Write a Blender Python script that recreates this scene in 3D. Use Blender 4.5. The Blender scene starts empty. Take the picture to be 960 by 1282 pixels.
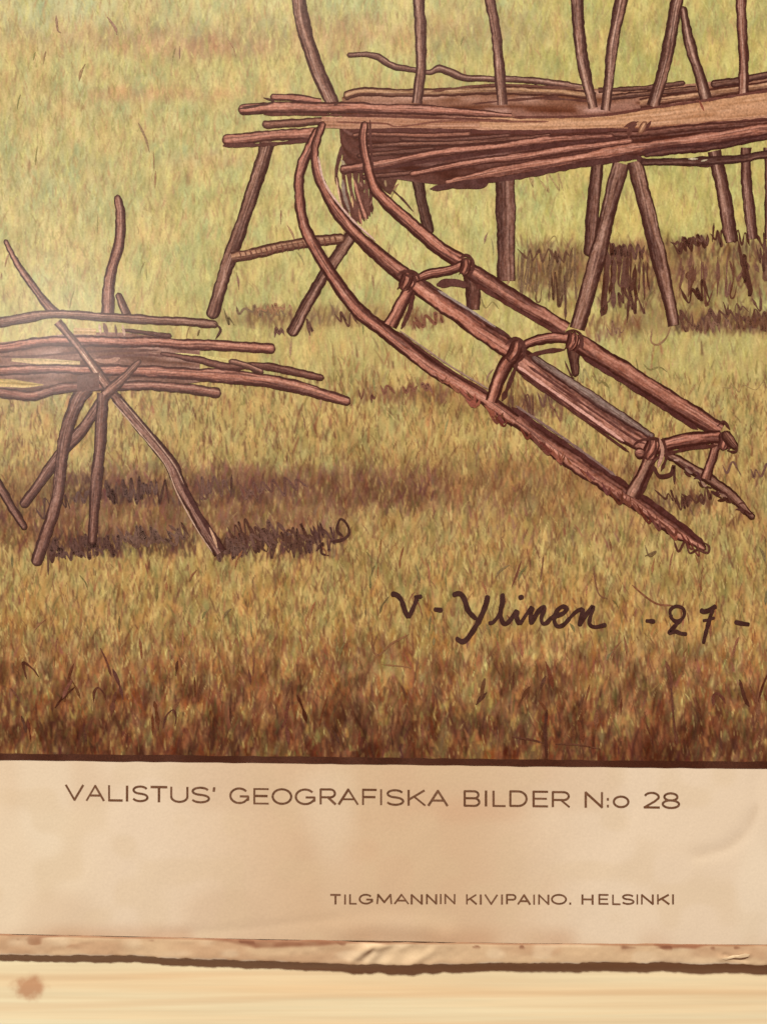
import bpy, math, random
import numpy as np
from mathutils import Vector

# ------------------------------------------------------------------ camera, world, lamps
S = 0.00025                      # metres per photo pixel on the sheet (the sheet is a real flat thing)
PAPER = 0.0032                   # stand-off of the sheet from the boards
CAMD = 0.30                      # camera to sheet
scene = bpy.context.scene
col = scene.collection

cam = bpy.data.cameras.new('camera'); camo = bpy.data.objects.new('camera', cam); col.objects.link(camo)
cam.sensor_fit = 'VERTICAL'; cam.sensor_height = 24.0; cam.sensor_width = 18.0
cam.lens = 24.0 * CAMD / (1282 * S)
cam.clip_start = 0.01; cam.clip_end = 50
camo.location = (0, -PAPER - CAMD, 0); camo.rotation_euler = (math.pi / 2, 0, 0)
cam.dof.use_dof = True; cam.dof.focus_distance = CAMD - 0.010; cam.dof.aperture_fstop = 4.5
scene.camera = camo

w = bpy.data.worlds.new('World'); scene.world = w; w.use_nodes = True
bg = w.node_tree.nodes['Background']
bg.inputs[0].default_value = (1.0, 0.32, 0.12, 1); bg.inputs[1].default_value = 0.13

def lamp(name, loc, aim, size, power, colour):
    l = bpy.data.lights.new(name, 'AREA'); l.shape = 'DISK'; l.size = size; l.energy = power; l.color = colour
    o = bpy.data.objects.new(name, l); col.objects.link(o); o.location = loc
    o.rotation_euler = (Vector(aim) - Vector(loc)).to_track_quat('-Z', 'Y').to_euler()
    return o
lamp('ceiling_lamp', (-0.55, -2.2, 2.5), (0, 0, -0.05), 0.30, 170, (0.975, 0.918, 0.745))
lamp('window_light', (-0.85, -2.1, 0.43), (0, 0, 0), 0.24, 3.4, (1.0, 0.93, 0.85))

vs = scene.view_settings
vs.view_transform = 'Standard'; vs.look = 'None'; vs.exposure = 0.0; vs.gamma = 1.0; vs.use_curve_mapping = False
scene.render.engine = 'CYCLES'

# ------------------------------------------------------------------ helpers
K = np.array([1.0, 0.88, 0.70])   # light falling on the sheet, to turn seen colours into real ones
def s2l(c):
    c = np.asarray(c, dtype=np.float64) / 255.0
    return np.where(c <= 0.04045, c / 12.92, ((c + 0.055) / 1.055) ** 2.4)
def alb(c):
    return np.clip(s2l(c) / K, 0.004, 0.86)

def vn(x, y, sx, sy, seed):       # value noise 0..1
    rs = np.random.RandomState(seed); T = rs.rand(256, 256)
    u = np.asarray(x, float) / sx + 1000.37; v = np.asarray(y, float) / sy + 1000.71
    i = np.floor(u).astype(int); j = np.floor(v).astype(int); f = u - i; g = v - j
    f = f * f * (3 - 2 * f); g = g * g * (3 - 2 * g)
    a = T[i % 256, j % 256]; b = T[(i + 1) % 256, j % 256]; c = T[i % 256, (j + 1) % 256]; d = T[(i + 1) % 256, (j + 1) % 256]
    return (a * (1 - f) + b * f) * (1 - g) + (c * (1 - f) + d * f) * g
def sst(a, b, x):
    t = np.clip((np.asarray(x, float) - a) / (b - a), 0, 1); return t * t * (3 - 2 * t)
def segdist(x, y, pts):
    best = np.full(np.shape(x), 1e9)
    for (x0, y0), (x1, y1) in zip(pts[:-1], pts[1:]):
        dx, dy = x1 - x0, y1 - y0
        t = np.clip(((x - x0) * dx + (y - y0) * dy) / (dx * dx + dy * dy), 0, 1)
        best = np.minimum(best, np.hypot(x - x0 - t * dx, y - y0 - t * dy))
    return best

def seam_y(x):  return np.interp(x, [-200, 0, 320, 640, 960, 1160], [1167, 1170, 1176, 1180, 1181, 1182])
def hem_y(x):   return np.interp(x, [-200, 0, 160, 320, 450, 640, 800, 960, 1160], [1194, 1197, 1199, 1205, 1208, 1207, 1205, 1208, 1210])
def border_y(x): return np.interp(x, [-200, 0, 320, 640, 960, 1160], [945.5, 947.5, 950.5, 954, 956.5, 958])

def relief(x, y):                 # how far the sheet stands proud of its mean plane (metres)
    x = np.asarray(x, float); y = np.asarray(y, float)
    r = (x - 480) * S * 0.0062 + 0.00050 * (vn(x, y, 330, 260, 5) - .5) + 0.00016 * (vn(x, y, 120, 90, 6) - .5)
    low = sst(940, 1010, y)       # the bare margin is more cockled than the printed part
    r = r + low * 0.00022 * (vn(x, y, 70, 55, 7) - .5)
    r = r + low * 0.00010 * (vn(x + .6 * y, y, 26, 60, 8) - .5)
    d = segdist(x, y, [(872, 1070), (905, 1062), (932, 1042), (945, 1010), (944, 975)])
    r = r - low * 0.00024 * np.exp(-(d / 9) ** 2)
    d = segdist(x, y, [(430, 1165), (470, 1158), (530, 1160), (560, 1172)])
    r = r + low * 0.00035 * np.exp(-(d / 14) ** 2)
    d = segdist(x, y, [(200, 1170), (300, 1164), (420, 1150)])
    r = r - low * 0.00012 * np.exp(-(d / 6) ** 2)
    return r

def wpos(x, y, h):                # photo pixel on the sheet + height above the sheet -> world
    x = np.asarray(x, float); y = np.asarray(y, float)
    return np.stack([(x - 480) * S, -(PAPER + relief(x, y) + h) + 0 * x, (641 - y) * S], -1)

def make_mesh(name, V, F, C, mat, parent=None, smooth=True):
    me = bpy.data.meshes.new(name)
    V = np.asarray(V, np.float32); F = np.asarray(F, np.int32)
    n = F.shape[1]
    me.vertices.add(len(V)); me.vertices.foreach_set('co', V.ravel())
    me.loops.add(F.size); me.loops.foreach_set('vertex_index', F.ravel())
    me.polygons.add(len(F)); me.polygons.foreach_set('loop_start', np.arange(0, F.size, n, dtype=np.int32))
    me.polygons.foreach_set('use_smooth', np.full(len(F), smooth))
    me.update(calc_edges=True)
    if C is not None:
        a = me.color_attributes.new('Col', 'FLOAT_COLOR', 'POINT')
        cc = np.ones((len(V), 4), np.float32); cc[:, :3] = C
        a.data.foreach_set('color', cc.ravel())
    me.materials.append(mat)
    o = bpy.data.objects.new(name, me); col.objects.link(o)
    if parent: o.parent = parent
    return o

def grid_faces(nr, nc):
    i = np.arange(nr * nc).reshape(nr, nc)
    return np.stack([i[:-1, :-1], i[1:, :-1], i[1:, 1:], i[:-1, 1:]], -1).reshape(-1, 4)

def print_material(name, rough, spec, grain, gscale, bump):
    m = bpy.data.materials.new(name); m.use_nodes = True; nt = m.node_tree; N = nt.nodes; L = nt.links
    b = N['Principled BSDF']; b.inputs['Roughness'].default_value = rough; b.inputs['Specular IOR Level'].default_value = spec
    at = N.new('ShaderNodeAttribute'); at.attribute_name = 'Col'
    tc = N.new('ShaderNodeTexCoord')
    no = N.new('ShaderNodeTexNoise'); no.inputs['Scale'].default_value = gscale; no.inputs['Detail'].default_value = 3
    L.new(tc.outputs['Object'], no.inputs['Vector'])
    mr = N.new('ShaderNodeMapRange'); mr.inputs[1].default_value = .3; mr.inputs[2].default_value = .7
    mr.inputs[3].default_value = 1 - grain; mr.inputs[4].default_value = 1 + grain
    L.new(no.outputs['Fac'], mr.inputs[0])
    mx = N.new('ShaderNodeVectorMath'); mx.operation = 'SCALE'
    L.new(at.outputs['Color'], mx.inputs[0]); L.new(mr.outputs[0], mx.inputs['Scale'])
    L.new(mx.outputs[0], b.inputs['Base Color'])
    n2 = N.new('ShaderNodeTexNoise'); n2.inputs['Scale'].default_value = 700; n2.inputs['Detail'].default_value = 4
    L.new(tc.outputs['Object'], n2.inputs['Vector'])
    bp = N.new('ShaderNodeBump'); bp.inputs['Strength'].default_value = bump; bp.inputs['Distance'].default_value = 0.0002
    L.new(n2.outputs['Fac'], bp.inputs['Height']); L.new(bp.outputs[0], b.inputs['Normal'])
    return m
M_paper = print_material('aged_paper', 0.55, 0.25, 0.035, 1500, 0.16)
M_print = print_material('lithograph_print', 0.22, 0.42, 0.10, 1500, 0.10)
M_ink = print_material('lithograph_ink', 0.22, 0.42, 0.27, 1700, 0.10)
M_letter = print_material('letterpress_ink', 0.5, 0.3, 0.32, 2600, 0.05)

# ------------------------------------------------------------------ wall of pine boards behind
def pine_material():
    m = bpy.data.materials.new('pine_board'); m.use_nodes = True; nt = m.node_tree; N = nt.nodes; L = nt.links
    b = N['Principled BSDF']; b.inputs['Roughness'].default_value = 0.5; b.inputs['Specular IOR Level'].default_value = 0.3
    tc = N.new('ShaderNodeTexCoord'); oi = N.new('ShaderNodeObjectInfo')
    # distance to the knot, used to bend the grain round it
    kp = N.new('ShaderNodeVectorMath'); kp.operation = 'SUBTRACT'; kp.inputs[1].default_value = ((33 - 480) * S, 0, (641 - 1243) * S - BOARD_Z)
    L.new(tc.outputs['Object'], kp.inputs[0])
    ks = N.new('ShaderNodeVectorMath'); ks.operation = 'MULTIPLY'; ks.inputs[1].default_value = (0.75, 0, 1.0)
    L.new(kp.outputs[0], ks.inputs[0])
    kn = N.new('ShaderNodeTexNoise'); kn.inputs['Scale'].default_value = 260; kn.inputs['Detail'].default_value = 3
    L.new(tc.outputs['Object'], kn.inputs['Vector'])
    kl = N.new('ShaderNodeVectorMath'); kl.operation = 'LENGTH'; L.new(ks.outputs[0], kl.inputs[0])
    ka = N.new('ShaderNodeMath'); ka.operation = 'MULTIPLY_ADD'; ka.inputs[1].default_value = 0.006; L.new(kn.outputs['Fac'], ka.inputs[0]); L.new(kl.outputs['Value'], ka.inputs[2])
    kr = N.new('ShaderNodeMapRange'); kr.interpolation_type = 'SMOOTHSTEP'
    kr.inputs[1].default_value = 0.0045; kr.inputs[2].default_value = 0.0082; kr.inputs[3].default_value = 1; kr.inputs[4].default_value = 0
    L.new(ka.outputs[0], kr.inputs[0])
    # grain
    mp = N.new('ShaderNodeMapping'); mp.inputs['Scale'].default_value = (3.0, 30, 120); L.new(tc.outputs['Object'], mp.inputs['Vector'])
    n1 = N.new('ShaderNodeTexNoise'); n1.inputs['Scale'].default_value = 1.0; n1.inputs['Detail'].default_value = 5; n1.inputs['Distortion'].default_value = 0.5
    L.new(mp.outputs[0], n1.inputs['Vector'])
    r1 = N.new('ShaderNodeValToRGB'); e = r1.color_ramp.elements
    e[0].position = .30; e[0].color = (*alb((238, 202, 152)), 1); e[1].position = .66; e[1].color = (*alb((250, 222, 178)), 1)
    L.new(n1.outputs['Fac'], r1.inputs['Fac'])
    # growth-ring lines
    mw = N.new('ShaderNodeMapping'); mw.inputs['Scale'].default_value = (9.0, 40, 110); mw.inputs['Rotation'].default_value = (0, 0.02, 0)
    L.new(tc.outputs['Object'], mw.inputs['Vector'])
    wv = N.new('ShaderNodeTexWave'); wv.wave_type = 'BANDS'; wv.bands_direction = 'Z'; wv.wave_profile = 'SIN'
    wv.inputs['Scale'].default_value = .30; wv.inputs['Distortion'].default_value = 8.0; wv.inputs['Detail'].default_value = 3; wv.inputs['Detail Scale'].default_value = .7
    L.new(mw.outputs[0], wv.inputs['Vector'])
    r2 = N.new('ShaderNodeMapRange'); r2.inputs[1].default_value = .80; r2.inputs[2].default_value = 1.0; r2.inputs[3].default_value = 0; r2.inputs[4].default_value = .26
    L.new(wv.outputs['Color'], r2.inputs[0])
    m1 = N.new('ShaderNodeMix'); m1.data_type = 'RGBA'; m1.inputs[7].default_value = (*alb((214, 162, 112)), 1)
    L.new(r2.outputs[0], m1.inputs[0]); L.new(r1.outputs[0], m1.inputs[6])
    kf = N.new('ShaderNodeMath'); kf.operation = 'MULTIPLY'; kf.inputs[1].default_value = .8; L.new(kr.outputs[0], kf.inputs[0])
    m2 = N.new('ShaderNodeMix'); m2.data_type = 'RGBA'; m2.inputs[7].default_value = (*alb((188, 128, 88)), 1)
    L.new(kf.outputs[0], m2.inputs[0]); L.new(m1.outputs[2], m2.inputs[6])
    mf = N.new('ShaderNodeMapping'); mf.inputs['Scale'].default_value = (14, 60, 520); L.new(tc.outputs['Object'], mf.inputs['Vector'])
    nf = N.new('ShaderNodeTexNoise'); nf.inputs['Scale'].default_value = 1.0; nf.inputs['Detail'].default_value = 4; L.new(mf.outputs[0], nf.inputs['Vector'])
    rf = N.new('ShaderNodeMapRange'); rf.inputs[1].default_value = .35; rf.inputs[2].default_value = .65; rf.inputs[3].default_value = .93; rf.inputs[4].default_value = 1.03; L.new(nf.outputs['Fac'], rf.inputs[0])
    vf = N.new('ShaderNodeVectorMath'); vf.operation = 'SCALE'; L.new(m2.outputs[2], vf.inputs[0]); L.new(rf.outputs[0], vf.inputs['Scale'])
    L.new(vf.outputs[0], b.inputs['Base Color'])
    bp = N.new('ShaderNodeBump'); bp.inputs['Strength'].default_value = .15; bp.inputs['Distance'].default_value = .0003
    L.new(n1.outputs['Fac'], bp.inputs['Height']); L.new(bp.outputs[0], b.inputs['Normal'])
    return m
BOARD_H = 0.096
BOARD_Z = (641 - 1330) * S + BOARD_H / 2 - .004       # centre of the board that shows below the sheet
M_pine = pine_material()

def board_mesh():
    bw, t, c = 0.42, 0.018, 0.0025
    prof = [(0, -BOARD_H / 2), (-t + c, -BOARD_H / 2), (-t, -BOARD_H / 2 + c), (-t, BOARD_H / 2 - c), (-t + c, BOARD_H / 2), (0, BOARD_H / 2)]
    V = []; F = []
    for x in (-bw, bw):
        for (y, z) in prof: V.append((x, y + t, z))
    n = len(prof)
    for i in range(n): F.append((i, (i + 1) % n, n + (i + 1) % n, n + i))
    me = bpy.data.meshes.new('plank'); me.from_pydata(V, [], F + [tuple(range(n))[::-1], tuple(range(n, 2 * n))]); me.update()
    import bmesh
    bm = bmesh.new(); bm.from_mesh(me); bmesh.ops.recalc_face_normals(bm, faces=bm.faces); bm.to_mesh(me); bm.free()
    me.materials.append(M_pine)
    return me
wall = bpy.data.objects.new('wall', None); col.objects.link(wall); wall['kind'] = 'structure'
wall.location = (0, 0, BOARD_Z)
pm = board_mesh()
for k in range(-1, 5):
    p = bpy.data.objects.new('plank', pm); col.objects.link(p); p.parent = wall
    p.location = (0.0, 0, k * (BOARD_H + 0.0006)) if k == 0 else (0.05 * ((k * 7) % 5 - 2), 0, k * (BOARD_H + 0.0006))

# ------------------------------------------------------------------ the wall chart
chart = bpy.data.objects.new('wall_chart', None); col.objects.link(chart)
chart['label'] = 'old printed wall chart of a wooden sledge and pole racks, hung on pine boards'
chart['category'] = 'wall chart'

PX0, PX1, PY0, PY1 = -110, 1070, -110, 1181
# paper sheet
def paper_colour(x, y):
    c = np.empty(np.shape(x) + (3,)); c[:] = (226, 199, 166)
    def mixc(cc, a): c[:] = c * (1 - a[..., None]) + np.array(cc, float) * a[..., None]
    mixc((206, 168, 128), .80 * sst(170, 420, x) * (1 - sst(560, 760, x)))
    mixc((229, 203, 166), .6 * (1 - sst(60, 170, x)))
    mixc((206, 172, 136), .36 * sst(.52, .8, vn(x, y, 110, 80, 21)))
    mixc((232, 210, 178), .40 * sst(.5, .8, vn(x, y, 90, 120, 22)))
    mixc((206, 156, 118), .32 * sst(.55, .85, vn(x, y, 60, 50, 23)) * sst(380, 500, x) * (1 - sst(620, 720, x)))
    mixc((212, 182, 142), .28 * sst(.5, .8, vn(x, y, 34, 30, 24)))
    mixc((160, 128, 94), .16 * (.3 + vn(x, y, 14, 14, 28)) * np.exp(-(segdist(x, y, [(872, 1070), (905, 1062), (932, 1042), (945, 1010)]) / 4) ** 2))  # shading along the crease arc, painted into the paper colour
    mixc((196, 150, 112), .55 * sst(1150, 1176, y) * sst(.35, .7, vn(x, y, 60, 200, 26)))
    mixc((222, 190, 100), .5 * sst(560, 640, x) * (1 - sst(690, 760, x)) * (1 - sst(3, 9, np.abs(y - border_y(x) - 6))) * sst(.6, .8, vn(x, y, 60, 9, 27)))
    return c
nx, ny = 300, 330
xs = np.linspace(PX0 - 45, PX1 + 45, nx); v = np.linspace(0, 1, ny)
X, Vv = np.meshgrid(xs, v)
Y = (PY0 - 45) + Vv * (seam_y(X) - (PY0 - 45))
paper = make_mesh('paper_sheet', wpos(X, Y, 0).reshape(-1, 3), grid_faces(ny, nx), alb(paper_colour(X, Y)).reshape(-1, 3), M_paper, chart)

# ------------------------------------------------------------------ printed picture: colour field of the meadow
g = 1.35
gx = np.arange(PX0, PX1 + g, g); gy = np.linspace(0, 1, int((950 - PY0) / g))
GX, GV = np.meshgrid(gx, gy)
GY = PY0 + GV * (border_y(GX) - PY0)
def field(x, y):
    stops = [-120, 0, 45, 75, 118, 150, 260, 380, 470, 540, 590, 650, 700, 780, 830, 870, 915, 950]
    cols = [(186, 166, 104), (186, 168, 110), (176, 146, 98), (186, 166, 104), (182, 156, 100), (186, 166, 106), (190, 170, 106),
            (188, 166, 102), (184, 154, 94), (182, 150, 90), (176, 142, 86), (172, 136, 82), (176, 140, 82), (174, 134, 76),
            (160, 114, 68), (138, 90, 54), (124, 76, 48), (118, 70, 44)]
    wy = y + 16 * (vn(x, y, 90, 40, 31) - .5) + 26 * (vn(x, y, 24, 30, 32) - .5)
    c = np.stack([np.interp(wy, stops, [q[k] for q in cols]) for k in range(3)], -1)
    c += (sst(330, 520, y) * (1 - sst(790, 850, y)))[..., None] * np.array([-3, 2, 2.0])
    c += (1 - sst(330, 520, y))[..., None] * np.array([1, 6, 6.0])
    return c
IMG = field(GX, GY)
def blend(cc, a):
    IMG[:] = IMG * (1 - a[..., None]) + np.array(cc, float) * a[..., None]
def blob(x, y, rx, ry, cc, a, hard=.35, seed=0):
    d = np.hypot((GX - x) / rx, (GY - y) / ry) + .55 * (vn(GX, GY, 22, 16, 40 + seed) - .5)
    blend(cc, a * (1 - sst(hard, 1.05, d)))
# right meadow is greener, left top greyer: pale reflection haze painted into the colours
blend((180, 164, 92), .55 * sst(600, 760, GX) * (1 - sst(300, 420, GY)))
blend((186, 168, 118), .40 * (1 - sst(120, 330, GX)) * (1 - sst(300, 420, GY)))
blend((174, 168, 122), .40 * (1 - sst(.2, 1, np.hypot((GX - 50) / 130, (GY - 235) / 70))))
blend((186, 180, 136), .45 * (1 - sst(.2, 1, np.hypot((GX - 70) / 110, (GY - 10) / 40))))
# printed shade on the grass
blob(300, 612, 300, 34, (134, 92, 70), .80, .3, 1)
blob(150, 655, 190, 26, (138, 98, 68), .75, .3, 2)
blob(330, 655, 130, 26, (136, 94, 68), .75, .3, 3)
blob(40, 660, 90, 45, (150, 108, 74), .5, .2, 4)
blob(560, 620, 150, 40, (152, 104, 72), .55, .2, 5)
blob(820, 340, 190, 52, (150, 112, 76), .60, .4, 6)
blob(690, 335, 60, 40, (150, 116, 76), .5, .3, 7)
blob(870, 402, 130, 20, (146, 106, 74), .6, .3, 8)
blob(780, 412, 40, 16, (160, 116, 80), .5, .3, 9)
blob(330, 395, 80, 14, (150, 116, 76), .45, .3, 10)
blob(480, 395, 120, 22, (168, 126, 84), .4, .3, 11)
blob(560, 490, 110, 22, (176, 134, 88), .5, .3, 12)
blob(700, 600, 130, 40, (160, 116, 76), .45, .3, 13)
blob(420, 45, 90, 30, (182, 138, 98), .45, .2, 14)
blob(160, 50, 180, 26, (172, 132, 98), .45, .2, 15)
blob(270, 60, 90, 20, (164, 116, 92), .40, .2, 16)
blob(190, 118, 160, 14, (186, 140, 100), .45, .2, 17)
blob(260, 200, 90, 20, (184, 150, 108), .4, .2, 18)
blob(880, 700, 110, 60, (170, 146, 82), .5, .3, 19)
blob(560, 800, 70, 20, (192, 152, 84), .5, .3, 20)
# streaky crayon texture, stretched along the blades
amp = 1.0 + .9 * sst(560, 860, GY)
st1 = vn(GX + .16 * GY, GY, 5.0, 17, 51) - .5; st2 = vn(GX - .1 * GY, GY, 9.5, 24, 52) - .5; st3 = vn(GX, GY, 3.2, 7, 53) - .5
IMG += (amp * (15 * st1 + 24 * st2 + 9 * st3))[..., None] * np.array([1.0, 1.02, .82])
IMG += ((vn(GX, GY, 20, 26, 54) - .5) * 44)[..., None] * np.array([.62, .22, .10])     # warm / cool drift
IMG += ((vn(GX, GY, 9, 18, 55) - .5) * 26 * amp)[..., None] * np.array([.7, .05, -.1])
IMG = np.clip(IMG, 20, 245)

rng = random.Random(7)
H_, W_ = GX.shape
dyg = (950 - PY0) / H_
def stroke(x, y, ln, wd, slant, cc, a):
    """one crayon blade from (x,y) upwards, soft edged"""
    r0 = int((y - ln - PY0) / dyg); r1 = int((y - PY0) / dyg) + 1
    x1 = x + slant * ln
    c0 = int((min(x, x1) - wd - PX0) / g) - 1; c1 = int((max(x, x1) + wd - PX0) / g) + 2
    r0 = max(r0, 0); c0 = max(c0, 0); r1 = min(r1, H_); c1 = min(c1, W_)
    if r1 <= r0 or c1 <= c0: return
    t = np.clip((y - (PY0 + dyg * np.arange(r0, r1))) / ln, 0, 1)[:, None]
    cx = x + slant * ln * t * (.5 + .5 * t)
    d = np.abs(PX0 + g * np.arange(c0, c1)[None, :] - cx)
    m = np.clip(1.3 - d / (wd * .5 * (1.15 - .6 * t)), 0, 1) * np.minimum(1, np.minimum(t, 1 - t) * 5 + .1) * a
    sub = IMG[r0:r1, c0:c1]
    sub += m[..., None] * (np.array(cc, float) - sub)
def pick(pal):
    r = rng.random() * sum(p[1] for p in pal)
    for c_, w_ in pal:
        r -= w_
        if r <= 0: break
    o_ = rng.uniform(-9, 9)
    return tuple(q + o_ + rng.uniform(-4, 4) for q in c_)
LIGHT = [((206, 188, 112), .34), ((176, 160, 96), .24), ((192, 148, 100), .16), ((160, 150, 92), .12), ((146, 108, 80), .10), ((206, 160, 110), .08)]
RIGHT = [((198, 184, 102), .40), ((170, 156, 82), .30), ((186, 150, 92), .12), ((150, 142, 76), .12), ((136, 104, 70), .06)]
MIDP = [((200, 164, 96), .30), ((168, 142, 80), .22), ((190, 132, 82), .20), ((140, 100, 66), .14), ((126, 118, 68), .10), ((118, 74, 52), .08)]
SHADE = [((112, 72, 56), .40), ((156, 108, 82), .25), ((96, 60, 46), .15), ((172, 124, 88), .15), ((136, 112, 72), .1)]
LOWP = [((98, 54, 36), .26), ((150, 84, 52), .22), ((188, 132, 72), .16), ((136, 112, 62), .10), ((190, 150, 80), .11), ((74, 40, 28), .12)]
def in_shade(x, y):
    return (60 < x < 560 and 588 < y < 640) or (40 < x < 440 and 640 < y < 690) or (650 < x < 1070 and 305 < y < 385)
for _ in range(30000):
    x = rng.uniform(PX0, PX1); y = rng.uniform(PY0, 975)
    if y < 480: pal = RIGHT if x > 600 + rng.uniform(-80, 80) else LIGHT; ln = rng.uniform(9, 24); wd = rng.uniform(2.0, 5.0); a = rng.uniform(.12, .42)
    elif y < 800 + rng.uniform(-30, 30): pal = MIDP; ln = rng.uniform(10, 28); wd = rng.uniform(2.2, 5.8); a = rng.uniform(.15, .5)
    else: pal = LOWP; ln = rng.uniform(8, 24); wd = rng.uniform(2.0, 4.6); a = rng.uniform(.2, .55)
    if in_shade(x, y) and rng.random() < .75: pal = SHADE; a = rng.uniform(.25, .6); ln *= .8
    stroke(x, y, ln, wd, rng.gauss(.04, .24), pick(pal), a)
for _ in range(5200):
    x = rng.uniform(PX0, PX1); y = rng.uniform(440, 880)
    if float(vn(x, y, 30, 22, 61)) + .25 * (y > 560) < rng.uniform(.35, .75): continue
    stroke(x, y, rng.uniform(8, 24), rng.uniform(1.8, 3.8), rng.gauss(.03, .26), pick([((120, 76, 52), .4), ((116, 100, 58), .3), ((150, 92, 62), .3), ((216, 184, 114), .25), ((96, 58, 42), .2)]), rng.uniform(.3, .75))
for _ in range(3200):
    x = rng.uniform(PX0, PX1); y = rng.uniform(PY0, 470)
    if float(vn(x, y, 34, 20, 62)) < rng.uniform(.4, .8): continue
    stroke(x, y, rng.uniform(6, 18), rng.uniform(1.6, 3.2), rng.gauss(.03, .26), pick([((150, 116, 80), .4), ((146, 132, 80), .4), ((170, 124, 86), .3), ((210, 194, 120), .2)]), rng.uniform(.25, .6))
for _ in range(34000):            # fine dense hatching
    x = rng.uniform(PX0, PX1); y = rng.uniform(PY0, 950)
    lo_ = y > 470
    cc = pick([((118, 76, 50), .4), ((116, 102, 58), .35), ((92, 54, 38), .16 + .2 * (y > 820)), ((212, 186, 114), .30)]) if lo_ else pick([((152, 120, 80), .3), ((150, 138, 82), .4), ((214, 198, 124), .35), ((176, 130, 92), .15)])
    stroke(x, y, rng.uniform(6, 16), rng.uniform(1.4, 2.5), rng.gauss(.06, .3), cc, rng.uniform(.25, .62) + (.12 if lo_ else 0))
for (xa, ya, xb, yb, n_, c_) in ((55, 668, 245, 694, 330, (84, 54, 42)), (266, 664, 432, 697, 230, (88, 56, 44)), (80, 596, 330, 630, 420, (98, 64, 52)), (300, 590, 560, 640, 260, (112, 74, 58)), (645, 300, 730, 372, 120, (112, 82, 58)), (748, 306, 815, 386, 130, (96, 64, 48)),
                            (832, 296, 1000, 322, 200, (92, 60, 46)), (840, 322, 1000, 384, 170, (118, 80, 58)), (842, 388, 1000, 414, 240, (98, 66, 50)), (735, 396, 800, 424, 80, (126, 88, 62)), (310, 384, 470, 406, 150, (120, 88, 62)), (505, 388, 556, 408, 70, (116, 74, 54)),
                            (440, 484, 560, 500, 90, (124, 84, 60)), (815, 612, 890, 636, 90, (96, 64, 46)), (630, 492, 705, 516, 90, (104, 70, 52)), (-60, 620, 60, 690, 140, (110, 74, 56)), (50, 626, 420, 672, 420, (142, 100, 74)), (120, 580, 560, 606, 260, (140, 100, 74)), (560, 560, 800, 680, 160, (140, 96, 70)), (-60, 800, 1060, 880, 800, (140, 86, 58)), (-60, 900, 1060, 948, 700, (84, 46, 32))):
    for _ in range(n_):
        stroke(rng.uniform(xa, xb), rng.uniform(ya + 8, yb + 6), rng.uniform(8, 22), rng.uniform(1.8, 4.2), rng.gauss(.05, .3), tuple(q + rng.uniform(-10, 14) for q in c_), rng.uniform(.2, .7))
# foreground tufts, darker and bolder
for _ in range(1300):
    x = rng.uniform(PX0, PX1); y = rng.uniform(868, 948)
    if rng.random() < .35 * (1 - (y - 868) / 80): continue
    stroke(x, y, rng.uniform(10, 34), rng.uniform(2, 5), rng.gauss(.0, .25), pick([((78, 44, 32), .4), ((108, 62, 42), .4), ((136, 80, 52), .2), ((96, 82, 46), .15)]), rng.uniform(.3, .7))
for _ in range(420):
    x = rng.uniform(PX0, PX1); y = rng.uniform(845, 944)
    stroke(x, y, rng.uniform(8, 18), rng.uniform(3, 7), rng.gauss(.0, .2), pick([((176, 142, 76), .5), ((128, 112, 62), .25), ((190, 124, 72), .35)]), rng.uniform(.35, .65))
low_ = sst(770, 850, GY)[..., None]
cl = vn(GX + .3 * GY, GY, 20, 26, 331) * .6 + vn(GX, GY, 9, 16, 332) * .4
IMG *= 1 - low_ * (.24 * sst(.50, .72, cl))[..., None] * np.array([.9, 1.05, 1.1])
IMG += low_ * (26 * (1 - sst(.24, .42, cl)))[..., None] * np.array([.7, 1.0, .5])
cm = vn(GX - .2 * GY, GY, 15, 18, 333) * .55 + vn(GX, GY, 7, 11, 334) * .45
IMG += ((cm - .5) * (15 + 12 * sst(480, 560, GY)))[..., None] * np.array([1.0, .95, .7]) * (1 - low_)
def tint(x, y, rx, ry, mul, a, seed):
    d = np.hypot((GX - x) / rx, (GY - y) / ry) + .7 * (vn(GX, GY, 26, 18, seed) - .5) + .35 * (vn(GX, GY, 6, 14, seed + 1) - .5)
    k_ = (a * (1 - sst(.55, 1.1, d)))[..., None]
    IMG[:] = IMG * (1 - k_ + k_ * np.array(mul))
tint(250, 618, 330, 40, (.80, .74, .70), .40, 301); tint(220, 662, 230, 34, (.80, .74, .70), .34, 303); tint(20, 640, 110, 60, (.84, .76, .76), .5, 305); tint(520, 600, 170, 46, (.86, .80, .76), .45, 307)
tint(830, 345, 200, 58, (.78, .72, .68), .40, 309); tint(690, 340, 60, 50, (.80, .74, .72), .35, 311); tint(900, 402, 150, 22, (.80, .72, .74), .4, 313); tint(380, 400, 120, 20, (.88, .82, .82), .6, 315); tint(480, 925, 900, 38, (.84, .78, .76), .5, 317)
tint(700, 610, 170, 46, (.88, .82, .80), .6, 319); tint(590, 500, 90, 24, (.90, .84, .82), .6, 321)
IMG = np.clip(IMG, 14, 248)
picture = make_mesh('printed_picture', wpos(GX, GY, 0.000015).reshape(-1, 3), grid_faces(H_, W_), alb(IMG).reshape(-1, 3), M_print, chart)

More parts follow.
